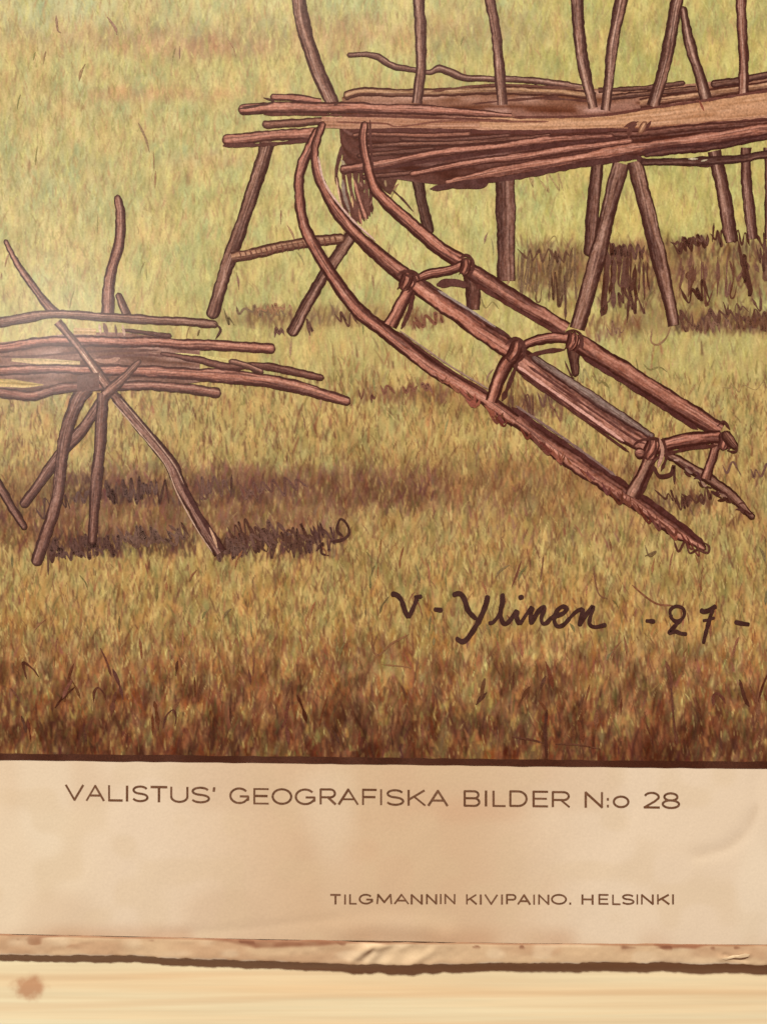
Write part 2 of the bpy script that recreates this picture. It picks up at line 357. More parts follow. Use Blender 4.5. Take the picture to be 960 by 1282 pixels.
# ------------------------------------------------------------------ drawn lines: thin raised ink films
class Ink:
    layer = 0
    def __init__(self): self.V = []; self.F = []; self.C = []; self.n = 0
    def strip(self, P, C, lay=None):          # P (n,m,2) pixels, C (n,m,3) seen colours
        if lay is None: Ink.layer += 1; lay = Ink.layer
        n, m = P.shape[:2]
        h = 0.000025 + lay * 2.0e-7 + np.arange(n)[:, None] * 1e-9 + np.zeros((1, m))
        self.V.append(wpos(P[..., 0], P[..., 1], h).reshape(-1, 3)); self.C.append(alb(np.clip(C, 8, 250)).reshape(-1, 3))
        self.F.append(grid_faces(n, m)[:, ::-1] + self.n); self.n += n * m
    def build(self, name, parent, mat=None):
        return make_mesh(name, np.concatenate(self.V), np.concatenate(self.F), np.concatenate(self.C), mat or M_ink, parent)

def spline(pts, step=2.0, vals=None):
    P = np.array(pts, float); n = len(P)
    if vals is None: vals = np.zeros(n)
    Q = np.column_stack([P, np.asarray(vals, float)])
    if n == 2:
        k = max(2, int(np.hypot(*(P[1] - P[0])) / step)); t = np.linspace(0, 1, k)[:, None]; R = Q[0] * (1 - t) + Q[1] * t
    else:
        E = np.vstack([2 * Q[0] - Q[1], Q, 2 * Q[-1] - Q[-2]]); out = []
        for i in range(n - 1):
            p0, p1, p2, p3 = E[i:i + 4]; k = max(2, int(np.hypot(*(p2 - p1)[:2]) / step)); t = np.linspace(0, 1, k, endpoint=False)[:, None]
            out.append(.5 * (2 * p1 + (p2 - p0) * t + (2 * p0 - 5 * p1 + 4 * p2 - p3) * t * t + (3 * p1 - p0 - 3 * p2 + p3) * t ** 3))
        R = np.vstack(out + [Q[-1:]])
    return R[:, :2], R[:, 2]
def frames(P):
    T = np.gradient(P, axis=0); T /= np.maximum(np.hypot(T[:, 0], T[:, 1]), 1e-6)[:, None]
    return T, np.column_stack([T[:, 1], -T[:, 0]])
def jit(n, seed, sc):
    return vn(np.arange(n) * 2.0, np.zeros(n), sc, 1, seed) - .5

SEED = [100]
BODY, DARK, HI = (158, 108, 86), (78, 46, 38), (204, 156, 130)
def pole(ink, pts, wd, body=BODY, dark=DARK, hi=HI, lit=1, cap=(1, 1), edge=.30, streak=1.0, hpos=.3, hw=.28, rag=1.5):
    """a drawn wooden pole: dark outlines, lit side, grain streaks"""
    SEED[0] += 1; sd = SEED[0]
    ws = wd if hasattr(wd, '__len__') else [wd] * len(pts)
    P, Wd = spline(pts, 2.0, ws); n = len(P); T, Nn = frames(P)
    s = np.concatenate([[0], np.cumsum(np.hypot(*np.diff(P, axis=0).T))]); Ltot = s[-1]
    P = P + Nn * (jit(n, sd, 40) * 1.6)[:, None]
    hwid = Wd * .5 * (1 + .16 * jit(n, sd + 1000, 26))
    for e, dd in ((0, s), (1, Ltot - s)):
        if cap[e]:
            q = np.clip(1 - dd / (Wd * .45), 0, 1); hwid = hwid * np.sqrt(np.clip(1 - q * q, .02, 1))
    m = 25; t = np.linspace(-1, 1, m)
    ra = rag * (.9 * jit(n, sd + 2000, 5) + .8 * jit(n, sd + 2500, 13)); rb = rag * (.9 * jit(n, sd + 3000, 5) + .8 * jit(n, sd + 3500, 13))
    hl = hwid[:, None] + np.where(t[None, :] < 0, ra[:, None], rb[:, None]) * np.minimum(1, hwid / 3)[:, None]
    XY = P[:, None, :] + Nn[:, None, :] * (t[None, :, None] * hl[..., None])
    tt = t[None, :]; ss = s[:, None]; z0 = 0 * tt + 0 * ss
    side = lit * tt                                    # +1 on the lit side
    inw = (1 - np.abs(tt)) * np.maximum(hwid, 1)[:, None]          # pixels in from the edge
    ow = (edge / .30) * np.where(side > 0, 2.4, 3.9) * (.18 + 1.0 * vn(ss + z0, np.sign(tt) * 7 + z0, 24, 1, sd + 4000) + .6 * vn(ss + z0, np.sign(tt) * 11 + z0, 5, 1, sd + 4100))
    ow = np.minimum(ow, .42 * hwid[:, None])
    e = 1 - sst(ow * .75, ow * 1.25 + .3, inw)
    for k, dd in ((0, ss), (1, Ltot - ss)):
        if cap[k]: e = np.maximum(e, 1 - sst(1.2, 3.4, dd + z0))
    b = np.array(body, float) * [.95, .93, .92]; d = np.array(dark, float) * .88; h = np.array(hi, float) * [.97, .95, .94]
    wv_ = .35 * (vn(ss + z0, z0, 50, 1, sd + 4500) - .5)
    shm = 1 - sst(-.32, -.12, side + wv_ + .25 * (vn(ss + z0, tt * 9 + z0, 12, 1.0, sd + 4600) - .5))               # shaded side is hatched dark
    hat = sst(.30, .62, vn(ss + z0, tt * 9 + z0, 22, 1.0, sd + 4700))
    C = b + z0[..., None] + (d - b) * (.72 * shm * (.45 + .55 * hat))[..., None]
    hlm = np.exp(-((side - hpos) / hw) ** 2) * sst(.35, .6, vn(ss + z0, tt * 7 + z0, 34, 1.0, sd + 5000))
    C = C + (h - C) * np.clip(hlm * .8, 0, 1)[..., None]
    gd = sst(.66, .76, vn(ss + z0, tt * 6 + 40 + z0, 48, .9, sd + 7000)); gl = sst(.72, .82, vn(ss + z0, tt * 8 + 80 + z0, 30, .8, sd + 7500)) * (1 - shm)
    C = C + streak * (d - C) * (.62 * gd)[..., None] + streak * (h - C) * (.55 * gl)[..., None]
    C = C + 38 * (vn(ss + z0, tt * 9 + z0, 4.5, .8, sd + 8000) - .5)[..., None] + 16 * (vn(ss + z0, tt * 2 + z0, 40, 1, sd + 8500) - .5)[..., None] * np.array([1, .7, .5])
    C = C + (d - 8 + 10 * jit(n, sd + 9000, 12)[:, None, None] - C) * e[..., None]
    ink.strip(XY, C)
def line(ink, pts, wd, cc=DARK, step=1.5, taper=True, smooth=True, lay=None, rag=.35):
    """a pen or crayon line"""
    SEED[0] += 1; sd = SEED[0]
    if smooth: P, _ = spline(pts, step)
    else:
        P = np.vstack([spline([a, b], step)[0][:-1] for a, b in zip(pts[:-1], pts[1:])] + [np.array(pts[-1:], float)])
    n = len(P); T, Nn = frames(P)
    s = np.concatenate([[0], np.cumsum(np.hypot(*np.diff(P, axis=0).T))])
    hw = wd * .5 * (1 + rag * 2 * jit(n, sd, 9))
    if taper:
        f = np.minimum(s, s[-1] - s); hw = hw * (.30 + .70 * sst(0, min(7, s[-1] * .35 + .1), f))
    else:
        f = np.minimum(s, s[-1] - s); q = np.clip(1 - (f + .15) / (wd * .4), 0, 1); hw = hw * np.sqrt(np.clip(1 - q * q, .03, 1))
    t = np.array([-1, -.45, .45, 1.0])
    XY = P[:, None, :] + Nn[:, None, :] * (t[None, :, None] * hw[:, None, None])
    C = np.zeros(XY.shape[:2] + (3,)) + np.array(cc, float) + 16 * jit(n, sd + 300, 10)[:, None, None]
    ink.strip(XY, C, lay)
def zig(ink, x0, y0, x1, y1, amp, per, wd, cc, seed, loops=False):
    """scribbled grass: uneven blades and loops along a line, the pen lifted now and then"""
    r = random.Random(seed); L = math.hypot(x1 - x0, y1 - y0); d = 0.0; i = 0; pts = []
    def flush():
        if len(pts) > 2:
            o_ = r.uniform(-8, 16); c2 = tuple(q + o_ for q in cc)
            line(ink, list(pts), wd * r.uniform(.7, 1.25), c2, step=1.5, rag=.75, smooth=r.random() < .8)
        pts.clear()
    while d < L:
        f = d / L; sg = 1 if i % 2 else -1
        a = amp * .5 * sg * (r.random() ** .7 * 1.25 + .12) + r.gauss(0, amp * .10)
        k = per * (.42 if loops else .12) * sg * r.uniform(.2, 1.3)
        pts.append((x0 + (x1 - x0) * f + k, y0 + (y1 - y0) * f + a)); i += 1
        d += per * .5 * r.choice((.35, .6, .9, 1.2, 1.9))
        if r.random() < .13: flush(); d += per * r.uniform(0, .8)
    flush()
def fill(ink, top, bot, c_top, c_bot, rows=9, streak=22, nx_=None):
    """printed area between two edges, with long grain streaks"""
    SEED[0] += 1; sd = SEED[0]
    A, _ = spline(top, 4); B, _ = spline(bot, 4); n = max(len(A), len(B))
    u = np.linspace(0, 1, n); A = np.column_stack([np.interp(u, np.linspace(0, 1, len(A)), A[:, k]) for k in (0, 1)]); B = np.column_stack([np.interp(u, np.linspace(0, 1, len(B)), B[:, k]) for k in (0, 1)])
    v_ = np.linspace(0, 1, rows)[None, :, None]; XY = B[:, None, :] * (1 - v_) + A[:, None, :] * v_
    C = np.array(c_bot, float) * (1 - v_) + np.array(c_top, float) * v_ + np.zeros(XY.shape[:2] + (1,))
    C = C + streak * 2 * (vn(XY[..., 0], v_[..., 0] * rows + 0 * XY[..., 0], 45, 1.1, sd) - .5)[..., None] + 12 * (vn(XY[..., 0], v_[..., 0] * rows + 0 * XY[..., 0], 5, .6, sd + 1) - .5)[..., None]
    U_ = XY[..., 0] + 0 * C[..., 0]; R_ = v_[..., 0] * rows + 0 * XY[..., 0]
    C = C - (26 * sst(.62, .74, vn(U_, R_ + 60, 60, .9, sd + 2)) - 22 * sst(.70, .82, vn(U_, R_ + 90, 40, .8, sd + 3)))[..., None] * (streak / 14.0)
    ink.strip(XY, C)

# --- loose grass scribbles over the meadow
G = Ink()
GR = (96, 62, 48); GR2 = (84, 50, 38); OL = (134, 116, 70)
zig(G, 272, 396, 300, 398, 14, 9, 2.2, (104, 84, 52), 1); zig(G, 296, 388, 360, 392, 9, 9, 2.0, (110, 84, 58), 2)
zig(G, 336, 418, 360, 414, 10, 8, 2.4, GR, 3); zig(G, 378, 412, 402, 408, 24, 9, 2.6, GR, 4, True); zig(G, 402, 402, 452, 396, 16, 9, 2.6, GR, 5, True)
zig(G, 320, 388, 372, 384, 10, 8, 2.0, (150, 108, 76), 6)
zig(G, 508, 405, 552, 398, 15, 8, 2.6, (120, 74, 54), 7, True); zig(G, 450, 491, 474, 498, 14, 9, 3.2, (104, 62, 48), 8); zig(G, 478, 488, 548, 486, 12, 13, 2.6, (118, 74, 54), 9)
zig(G, 600, 375, 624, 380, 16, 11, 2.0, OL, 10)
# shade below the rack
def hatch(x0, x1, yt, yb, n, wd, cc, seed):
    r = random.Random(seed)
    for _ in range(n):
        x = r.uniform(x0, x1); a = yt + r.uniform(-8, 14); b = max(a + 10, yb + r.gauss(-6, 12)); sl = r.gauss(-2, 4); o = r.uniform(-10, 16)
        p = [(x, a), (x + sl * .3 + r.gauss(0, 1), (a + b) / 2), (x + sl, b)]
        if r.random() < .4: p += [(x + sl + r.uniform(2, 5), b + r.uniform(0, 3)), (x + sl + r.uniform(5, 9), b - r.uniform(8, 20))]
        line(G, p, wd * r.uniform(.6, 1.35), tuple(q + o for q in cc), rag=.7)
hatch(648, 722, 318, 366, 24, 2.6, (108, 80, 56), 201)
zig(G, 648, 322, 720, 318, 16, 10, 2.6, (98, 66, 48), 11); zig(G, 690, 362, 712, 386, 40, 9, 2.4, (92, 62, 46), 12)
zig(G, 752, 318, 808, 316, 20, 8, 4.4, GR2, 13); zig(G, 756, 312, 806, 322, 14, 6, 3.2, GR2, 14)
hatch(755, 812, 322, 380, 16, 3.6, GR2, 202)
zig(G, 762, 372, 808, 384, 22, 9, 2.6, GR2, 15, True)
zig(G, 834, 312, 892, 302, 17, 8, 3.6, GR2, 16, True); zig(G, 838, 308, 890, 300, 12, 6, 3.2, GR2, 17)
zig(G, 888, 298, 960, 300, 16, 9, 3.4, GR2, 18); line(G, [(892, 280), (890, 304)], 3, GR2)
hatch(848, 930, 328, 366, 19, 3.0, (104, 66, 50), 203); hatch(930, 1000, 318, 360, 14, 3.0, (100, 66, 50), 204)
zig(G, 852, 372, 885, 370, 24, 9, 2.6, GR2, 19, True); zig(G, 928, 330, 942, 372, 40, 12, 3.4, GR2, 20, True); zig(G, 945, 318, 985, 322, 40, 10, 3.4, GR2, 21)
zig(G, 850, 404, 990, 392, 20, 9, 3.4, GR, 22, True); zig(G, 852, 410, 985, 402, 16, 7, 2.8, (112, 76, 56), 23); zig(G, 905, 388, 990, 376, 18, 9, 3.0, GR, 24)
zig(G, 742, 408, 830, 424, 16, 13, 2.2, (120, 84, 60), 25); line(G, [(815, 412), (814, 428), (822, 432), (832, 424), (838, 410)], 2.2, (140, 104, 72)); 
line(G, [(804, 456), (812, 463), (824, 460), (834, 466)], 2.0, OL); line(G, [(795, 450), (798, 466)], 2.2, OL)
zig(G, 672, 296, 700, 300, 14, 12, 2.2, (150, 126, 78), 26); zig(G, 662, 230, 704, 226, 26, 12, 2.6, (150, 122, 74), 27, True)
zig(G, 636, 506, 700, 500, 18, 10, 2.6, GR, 28); zig(G, 644, 498, 668, 506, 20, 9, 2.6, GR, 29); zig(G, 690, 512, 706, 518, 18, 9, 2.2, (120, 78, 56), 30, True)
zig(G, 725, 470, 762, 482, 16, 10, 2.4, OL, 31); zig(G, 770, 470, 782, 488, 14, 8, 2.0, OL, 32)
zig(G, 820, 622, 884, 628, 15, 9, 2.8, GR2, 33, True); zig(G, 846, 632, 890, 618, 14, 8, 2.4, GR2, 34); zig(G, 904, 590, 985, 588, 17, 9, 2.8, GR, 35)
zig(G, 905, 486, 985, 482, 8, 13, 1.8, (140, 112, 70), 36)
# left stack shade
zig(G, 0, 590, 40, 597, 16, 26, 2.2, (122, 92, 62), 42, True)
SH = (82, 54, 44)
zig(G, 92, 622, 126, 616, 16, 9, 3.0, SH, 43); zig(G, 132, 616, 212, 612, 26, 9, 3.4, SH, 44); zig(G, 136, 622, 200, 612, 16, 7, 3.0, SH, 45); zig(G, 238, 612, 300, 606, 22, 9, 3.0, (94, 62, 50), 46)
zig(G, 300, 612, 395, 606, 14, 12, 2.6, (100, 66, 54), 47); line(G, [(290, 594), (289, 622)], 3.0, SH); zig(G, 240, 626, 345, 614, 12, 10, 2.2, (106, 72, 58), 48)
zig(G, 45, 640, 90, 628, 20, 9, 2.6, SH, 49)
for q, (y_, a_) in enumerate(((684, 14), (679, 18), (690, 10))):
    zig(G, 62, y_ + 8, 150, y_, a_, 6, 3.6, (86, 56, 46), 50 + q); zig(G, 148, y_ - 6, 240, y_ - 18, a_, 8, 3.2, (94, 64, 50), 55 + q, True)
    zig(G, 270, y_ + 2, 400, y_ - 4, a_ + 4, 8, 3.0, (84, 54, 42), 60 + q); zig(G, 288, y_ - 14, 392, y_ - 14, a_ + 6, 10, 2.6, (90, 58, 46), 65 + q, True)
zig(G, 380, 672, 424, 668, 20, 8, 3.2, (76, 46, 38), 81, True); zig(G, 385, 684, 416, 680, 16, 8, 3.2, (76, 46, 38), 82); line(G, [(396, 690), (404, 680), (402, 692), (412, 696)], 3.4, (72, 44, 36)); line(G, [(414, 678), (428, 676), (437, 668), (434, 656), (426, 650), (422, 664), (430, 672)], 3.6, (72, 44, 36))
line(G, [(60, 668), (60, 720)], 3.0, (96, 64, 48))



line(G, [(466, 794), (466, 812), (474, 820), (490, 806), (512, 794)], 2.4, (130, 86, 56)); line(G, [(478, 832), (500, 834), (516, 836)], 1.8, (140, 96, 62))
line(G, [(790, 732), (806, 746), (822, 756), (842, 758)], 2.2, (128, 80, 54)); line(G, [(742, 712), (748, 742), (760, 750)], 2.2, (118, 78, 54)); line(G, [(652, 702), (646, 720), (640, 735)], 2.4, (112, 66, 48))
line(G, [(680, 695), (676, 728)], 2.2, (118, 78, 54)); 
# tall foreground blades and arches
for k in range(60):
    x = rng.uniform(-90, 1050); y = rng.uniform(845, 935); h = rng.uniform(14, 40); sl = rng.gauss(0, 7)
    cc = pick([((98, 56, 38), .5), ((112, 66, 44), .4), ((80, 44, 32), .25)])
    if rng.random() < .06: line(G, [(x - 6, y), (x - 5 + sl * .3, y - h * .7), (x + sl * .6, y - h), (x + 7 + sl * .3, y - h * .6), (x + 9, y - 3)], rng.uniform(2.2, 4.0), cc, rag=.6)
    else: line(G, [(x, y), (x + sl * .4, y - h * .5), (x + sl, y - h)], rng.uniform(2.4, 5.0), cc, rag=.6)
for k in range(90):
    x = rng.uniform(-90, 1050); y = rng.uniform(690, 830); h = rng.uniform(10, 28); sl = rng.gauss(1, 6)
    line(G, [(x, y), (x + sl * .3, y - h * .5), (x + sl, y - h)], rng.uniform(1.6, 3.0), pick([((132, 86, 58), .5), ((118, 98, 60), .3), ((150, 96, 64), .3)]), rag=.6)
for k in range(70):
    x = rng.uniform(-90, 640); y = rng.uniform(40, 560); h = rng.uniform(8, 24); sl = rng.gauss(1, 5)
    line(G, [(x, y), (x + sl * .3, y - h * .5), (x + sl, y - h)], rng.uniform(1.4, 2.4), pick([((158, 122, 86), .5), ((148, 134, 86), .4), ((140, 100, 76), .2)]), rag=.6)
line(G, [(70, 18), (72, 36), (76, 40)], 3, (150, 116, 90)); line(G, [(134, 20), (144, 34), (146, 42)], 3, (150, 112, 88)); line(G, [(173, 153), (182, 172), (187, 190)], 2.6, (142, 112, 80))
line(G, [(684, 888), (682, 915), (684, 950)], 4, (78, 44, 32)); line(G, [(694, 931), (722, 932), (750, 937)], 1.8, (100, 60, 42)); 
line(G, [(640, 922), (665, 926), (680, 930)], 2.2, (92, 54, 38)); line(G, [(924, 850), (930, 872), (936, 884)], 4.4, (78, 42, 30)); line(G, [(838, 846), (842, 900), (846, 932)], 3, (96, 56, 40))
G.build('grass_stroke_print', picture)['kind'] = 'stuff'

# --- pole rack at the right
R = Ink()
LEG = dict(body=(138, 98, 80), dark=(82, 48, 40), hi=(182, 142, 122))
TAN = dict(body=(182, 134, 98), dark=(92, 52, 42), hi=(208, 164, 126))
PNK = dict(body=(178, 118, 96), dark=(90, 50, 42), hi=(206, 150, 126))
# legs
pole(R, [(336, 176), (321, 225), (296, 300), (280, 345), (265, 399)], [20, 17, 17, 17, 17], lit=-1, cap=(0, 1), hpos=.0, **LEG)
pole(R, [(440, 294), (430, 310), (402, 350), (363, 420)], 15, lit=1, cap=(0, 1), **LEG)
pole(R, [(290, 322), (320, 316), (380, 304), (432, 299)], 14, lit=1, cap=(0, 1), body=(176, 128, 98), dark=(96, 58, 46), hi=(196, 150, 116))
for k in range(19):
    x = 300 + k * 6.6; y = 321 - (x - 292) * .165
    line(R, [(x - 1, y - 5.5), (x + 1.5, y), (x + 1, y + 5.5)], 2.0, (106, 64, 50))
pole(R, [(520, 215), (528, 255), (538, 294)], 15, body=(100, 66, 54), dark=(76, 46, 38), hi=(128, 92, 74), lit=-1, cap=(0, 1))
line(R, [(490, 237), (504, 250), (517, 265)], 2.2); line(R, [(497, 220), (488, 240)], 3)
pole(R, [(632, 220), (633, 300), (634, 352)], [25, 24, 22], body=(122, 82, 68), dark=(82, 50, 42), hi=(158, 118, 100), lit=1, cap=(0, 0), edge=.25)
pole(R, [(747, 205), (741, 260), (737, 322)], 16, body=(116, 78, 64), dark=(80, 48, 40), hi=(146, 108, 92), lit=1, cap=(0, 1))
pole(R, [(776, 205), (757, 280), (747, 320), (721, 412)], [21, 20, 20, 19], lit=-1, cap=(0, 0), hpos=.1, **LEG)
pole(R, [(793, 203), (815, 290), (823, 320), (842, 408)], [18, 20, 20, 15], lit=1, cap=(0, 0), hpos=.1, **LEG)
pole(R, [(893, 190), (903, 240), (914, 304)], 17, lit=-1, cap=(0, 0), **{**LEG, 'body': (118, 80, 66)})
pole(R, [(932, 186), (932, 230), (941, 300)], 14, lit=-1, cap=(0, 0), **{**LEG, 'body': (118, 80, 66)})
pole(R, [(959, 186), (959, 300)], 9, lit=-1, cap=(0, 0), **{**LEG, 'body': (100, 64, 54)})
pole(R, [(1010, 170), (1000, 240), (985, 330)], 16, lit=-1, cap=(0, 0), **LEG)
# dark tangle under the left end
for q_, (xa, xm, xb, w_) in enumerate(((429, 421, 441, 4.5), (434, 430, 446, 5), (440, 437, 451, 6), (445, 445, 456, 6), (450, 452, 460, 7), (455, 459, 463, 6), (460, 466, 466, 5))):
    line(R, [(xa, 180), (xm, 218), ((xm + xb) / 2 - 2, 250), (xb, 286 - 3 * q_)], w_, (88 + (q_ % 3) * 8, 52 + (q_ % 3) * 6, 42 + (q_ % 3) * 5))
fill(R, [(468, 206), (486, 206), (503, 212)], [(470, 226), (482, 240), (489, 244)], (98, 62, 50), (90, 56, 46), rows=9, streak=12)
for p_, w_, c_ in (([(421, 222), (424, 242), (428, 260)], 1.8, (206, 160, 126)), ([(429, 225), (431, 244), (438, 266)], 4.5, (140, 116, 100)), ([(440, 246), (442, 260)], 2.0, (206, 160, 112)),
                   ([(443, 225), (450, 250), (459, 276)], 2.8, (176, 118, 96)), ([(427, 200), (430, 205), (426, 208)], 3.4, (160, 138, 108)), ([(444, 198), (445, 204)], 3.2, (156, 136, 104)), ([(434, 186), (436, 196), (440, 204)], 2.4, (150, 124, 98)),
                   ([(449, 262), (453, 282)], 2, (170, 112, 88)), ([(451, 228), (453, 234)], 2.4, (150, 104, 86)), ([(482, 226), (483, 234)], 3, (150, 120, 86)), ([(463, 258), (466, 250)], 2.2, (140, 96, 80))):
    line(R, p_, w_, c_)
# back uprights
UP = dict(body=(146, 104, 86), dark=(92, 58, 50), hi=(196, 158, 136))
pole(R, [(368, -60), (374, 0), (380, 33), (396, 83), (416, 130)], [18, 18, 19, 18, 18], lit=-1, cap=(0, 0), hpos=.15, **UP)
# thin branch and back poles
pole(R, [(434, 69), (467, 70), (493, 83), (520, 88), (537, 91), (550, 86), (567, 92), (587, 98), (640, 100), (690, 104), (728, 110)], [5, 8, 8, 7, 6, 9, 10, 8, 8, 9, 9], lit=1, cap=(1, 0), **{**UP, 'body': (132, 92, 76)})
fill(R, [(428, 122), (453, 113), (520, 113), (640, 108), (740, 112), (860, 106), (960, 94), (1070, 84)], [(428, 150), (520, 150), (640, 150), (740, 148), (873, 132), (960, 118), (1070, 106)], (150, 104, 78), (128, 82, 66))
pole(R, [(430, 122), (453, 116), (513, 118), (600, 114), (690, 116), (745, 122)], 11, lit=1, cap=(1, 0), **{**TAN, 'body': (168, 126, 92)})
line(R, [(540, 115), (600, 108), (640, 107), (720, 112)], 3, (104, 64, 50)); line(R, [(620, 128), (680, 124), (740, 128)], 3, (92, 54, 44)); line(R, [(590, 131), (640, 126), (700, 121)], 2.6, (92, 54, 44))
pole(R, [(748, 114), (800, 111), (857, 105)], 7, body=(110, 74, 60), dark=(84, 50, 42), hi=(140, 100, 82), cap=(0, 1))
pole(R, [(756, 124), (800, 119), (870, 112)], 8, body=(120, 82, 66), dark=(84, 50, 42), hi=(150, 108, 84), cap=(0, 0))
pole(R, [(800, 130), (860, 122), (960, 108), (1070, 96)], 12, cap=(0, 0), **{**TAN, 'body': (160, 116, 86)})
pole(R, [(888, 107), (920, 103), (960, 95), (1070, 82)], 10, body=(112, 76, 62), dark=(80, 46, 40), hi=(150, 110, 88), cap=(1, 0))
pole(R, [(524, -60), (524, 0), (526, 33), (527, 83), (522, 130)], [15, 15, 15, 13, 14], lit=-1, cap=(0, 0), **UP)
pole(R, [(604, -60), (613, 0), (620, 43), (629, 132)], [13, 13, 13, 14], lit=-1, cap=(0, 0), **UP)
pole(R, [(718, -60), (722, 0), (724, 47), (733, 98), (742, 136)], [16, 16, 16, 14, 13], lit=-1, cap=(0, 0), **{**UP, 'dark': (84, 52, 44)})
pole(R, [(790, -60), (777, 0), (766, 57), (762, 95), (757, 139)], [16, 16, 15, 13, 13], lit=1, cap=(0, 0), hpos=0, **{**UP, 'dark': (84, 52, 44)})
pole(R, [(868, -60), (847, 0), (839, 40), (832, 80), (816, 134)], [12, 14, 16, 15, 17], lit=1, cap=(0, 0), hpos=0, **{**UP, 'dark': (82, 50, 42)})
pole(R, [(853, 9), (861, 50), (872, 87), (884, 130)], [9, 14, 14, 15], lit=-1, cap=(1, 0), hpos=0, **{**UP, 'dark': (80, 48, 40), 'body': (132, 92, 76)})
pole(R, [(923, -60), (926, 0), (929, 67), (929, 122)], [13, 13, 13, 14], lit=-1, cap=(0, 0), hpos=0, **{**UP, 'dark': (84, 48, 40), 'body': (140, 92, 74)})
pole(R, [(1030, -60), (1024, 40), (1015, 110)], 14, lit=-1, cap=(0, 0), **UP)
# horizontal pile
fill(R, [(424, 150), (446, 160), (520, 164), (640, 164), (740, 160), (807, 160), (890, 152), (960, 148), (1070, 138)], [(426, 178), (444, 212), (560, 232), (640, 220), (740, 203), (800, 196), (890, 183), (960, 170), (1070, 156)], (96, 56, 46), (90, 52, 42), rows=15, streak=12)
pole(R, [(338, 121), (370, 123), (402, 127)], 9, cap=(1, 0), **PNK)
pole(R, [(328, 156), (360, 154), (404, 152)], [10, 10, 10], cap=(1, 0), body=(138, 92, 74), dark=(92, 54, 44), hi=(168, 122, 100))
fill(R, [(403, 146), (500, 148), (640, 147), (743, 145), (808, 137), (873, 128), (960, 115), (1070, 102)], [(403, 160), (520, 165), (640, 166), (740, 164), (807, 163), (890, 156), (960, 151), (1070, 142)], (170, 118, 90), (172, 122, 94), rows=13, streak=14)
fill(R, [(600, 149), (640, 148), (743, 145.5), (808, 137.5), (873, 128.5), (960, 116), (1070, 103)], [(600, 160), (640, 163), (740, 161), (807, 159), (890, 152), (960, 146), (1070, 138)], (190, 140, 102), (186, 136, 102), rows=13, streak=10)
line(R, [(640, 148), (743, 146), (808, 137), (873, 128), (960, 115), (1070, 102)], 3.4, (98, 56, 46))
pole(R, [(298, 137), (345, 135), (420, 135), (520, 138), (562, 140), (640, 145)], [13, 15, 14, 13, 12, 6], cap=(1, 0), lit=1, edge=.22, **PNK)
line(R, [(330, 122), (342, 128), (300, 136)], 3); line(R, [(330, 143), (420, 144), (640, 152)], 3, (96, 54, 44))
line(R, [(420, 153), (480, 155), (500, 159), (560, 152), (640, 153), (686, 153)], 2.4, (120, 72, 56)); line(R, [(440, 164), (520, 163), (640, 166), (740, 164), (810, 163), (890, 156), (960, 151), (1070, 142)], 4.5, (92, 52, 44))
pole(R, [(278, 176), (320, 172), (398, 166)], 14, cap=(1, 0), edge=.26, **PNK); line(R, [(279, 182), (330, 181), (396, 175)], 4.5, (88, 50, 42))
pole(R, [(440, 170), (460, 168), (520, 170), (590, 168)], 7, body=(150, 98, 78), dark=(90, 50, 42), hi=(170, 116, 94), cap=(1, 1))
pole(R, [(448, 183), (520, 181), (600, 178), (690, 170)], 7, body=(128, 84, 68), dark=(86, 48, 40), hi=(156, 108, 88), cap=(1, 1))
pole(R, [(446, 195), (490, 191), (545, 187)], 7, body=(118, 76, 62), dark=(84, 48, 40), hi=(146, 100, 82), cap=(1, 1))
pole(R, [(452, 222), (500, 218), (560, 208)], 7, body=(120, 78, 64), dark=(82, 46, 40), hi=(148, 102, 84), cap=(1, 1))
pole(R, [(500, 174), (560, 176), (640, 170)], 6, body=(112, 72, 60), dark=(88, 50, 42), hi=(128, 86, 72), cap=(1, 1))
pole(R, [(700, 173), (760, 170), (800, 168), (880, 160), (960, 155), (1070, 146)], [5, 8, 9, 9, 8, 8], body=(120, 76, 62), dark=(86, 48, 40), hi=(142, 94, 78), cap=(1, 0))
pole(R, [(425, 213), (467, 208), (553, 192), (640, 182), (700, 175), (768, 170)], [12, 12, 11, 10, 10, 6], cap=(1, 1), edge=.24, **PNK)
pole(R, [(512, 219), (587, 205), (640, 198), (723, 186), (792, 177)], [7, 10, 11, 11, 9], cap=(1, 1), edge=.24, **PNK)
line(R, [(444, 216), (500, 208), (560, 199), (660, 186), (770, 174)], 4, (80, 44, 38))
pole(R, [(556, 230), (610, 219), (640, 214), (723, 199), (790, 188), (873, 176), (960, 163), (1070, 148)], [7, 13, 15, 14, 17, 17, 17, 17], cap=(1, 0), edge=.22, **{**PNK, 'body': (166, 108, 86)})
line(R, [(538, 237), (575, 231), (640, 223), (723, 208), (790, 198), (806, 202), (860, 205), (890, 208)], 6.5, (80, 46, 40)); line(R, [(541, 238), (570, 234), (600, 234), (612, 228)], 5, (80, 46, 40))
pole(R, [(805, 196), (840, 190), (900, 184), (960, 172), (1070, 158)], [6, 10, 9, 7, 7], cap=(1, 0), body=(92, 56, 48), dark=(76, 42, 38), hi=(112, 72, 60), lit=-1)
pole(R, [(800, 204), (880, 202), (930, 199), (958, 194), (1070, 186)], [8, 11, 10, 10, 10], cap=(1, 0), body=(92, 58, 48), dark=(74, 44, 38), hi=(120, 84, 70), lit=-1)
line(R, [(860, 200), (872, 200)], 2.2, (190, 170, 140)); line(R, [(876, 203), (884, 201)], 2, (180, 160, 130))
line(R, [(800, 192), (840, 184), (890, 180)], 4, (80, 44, 38))
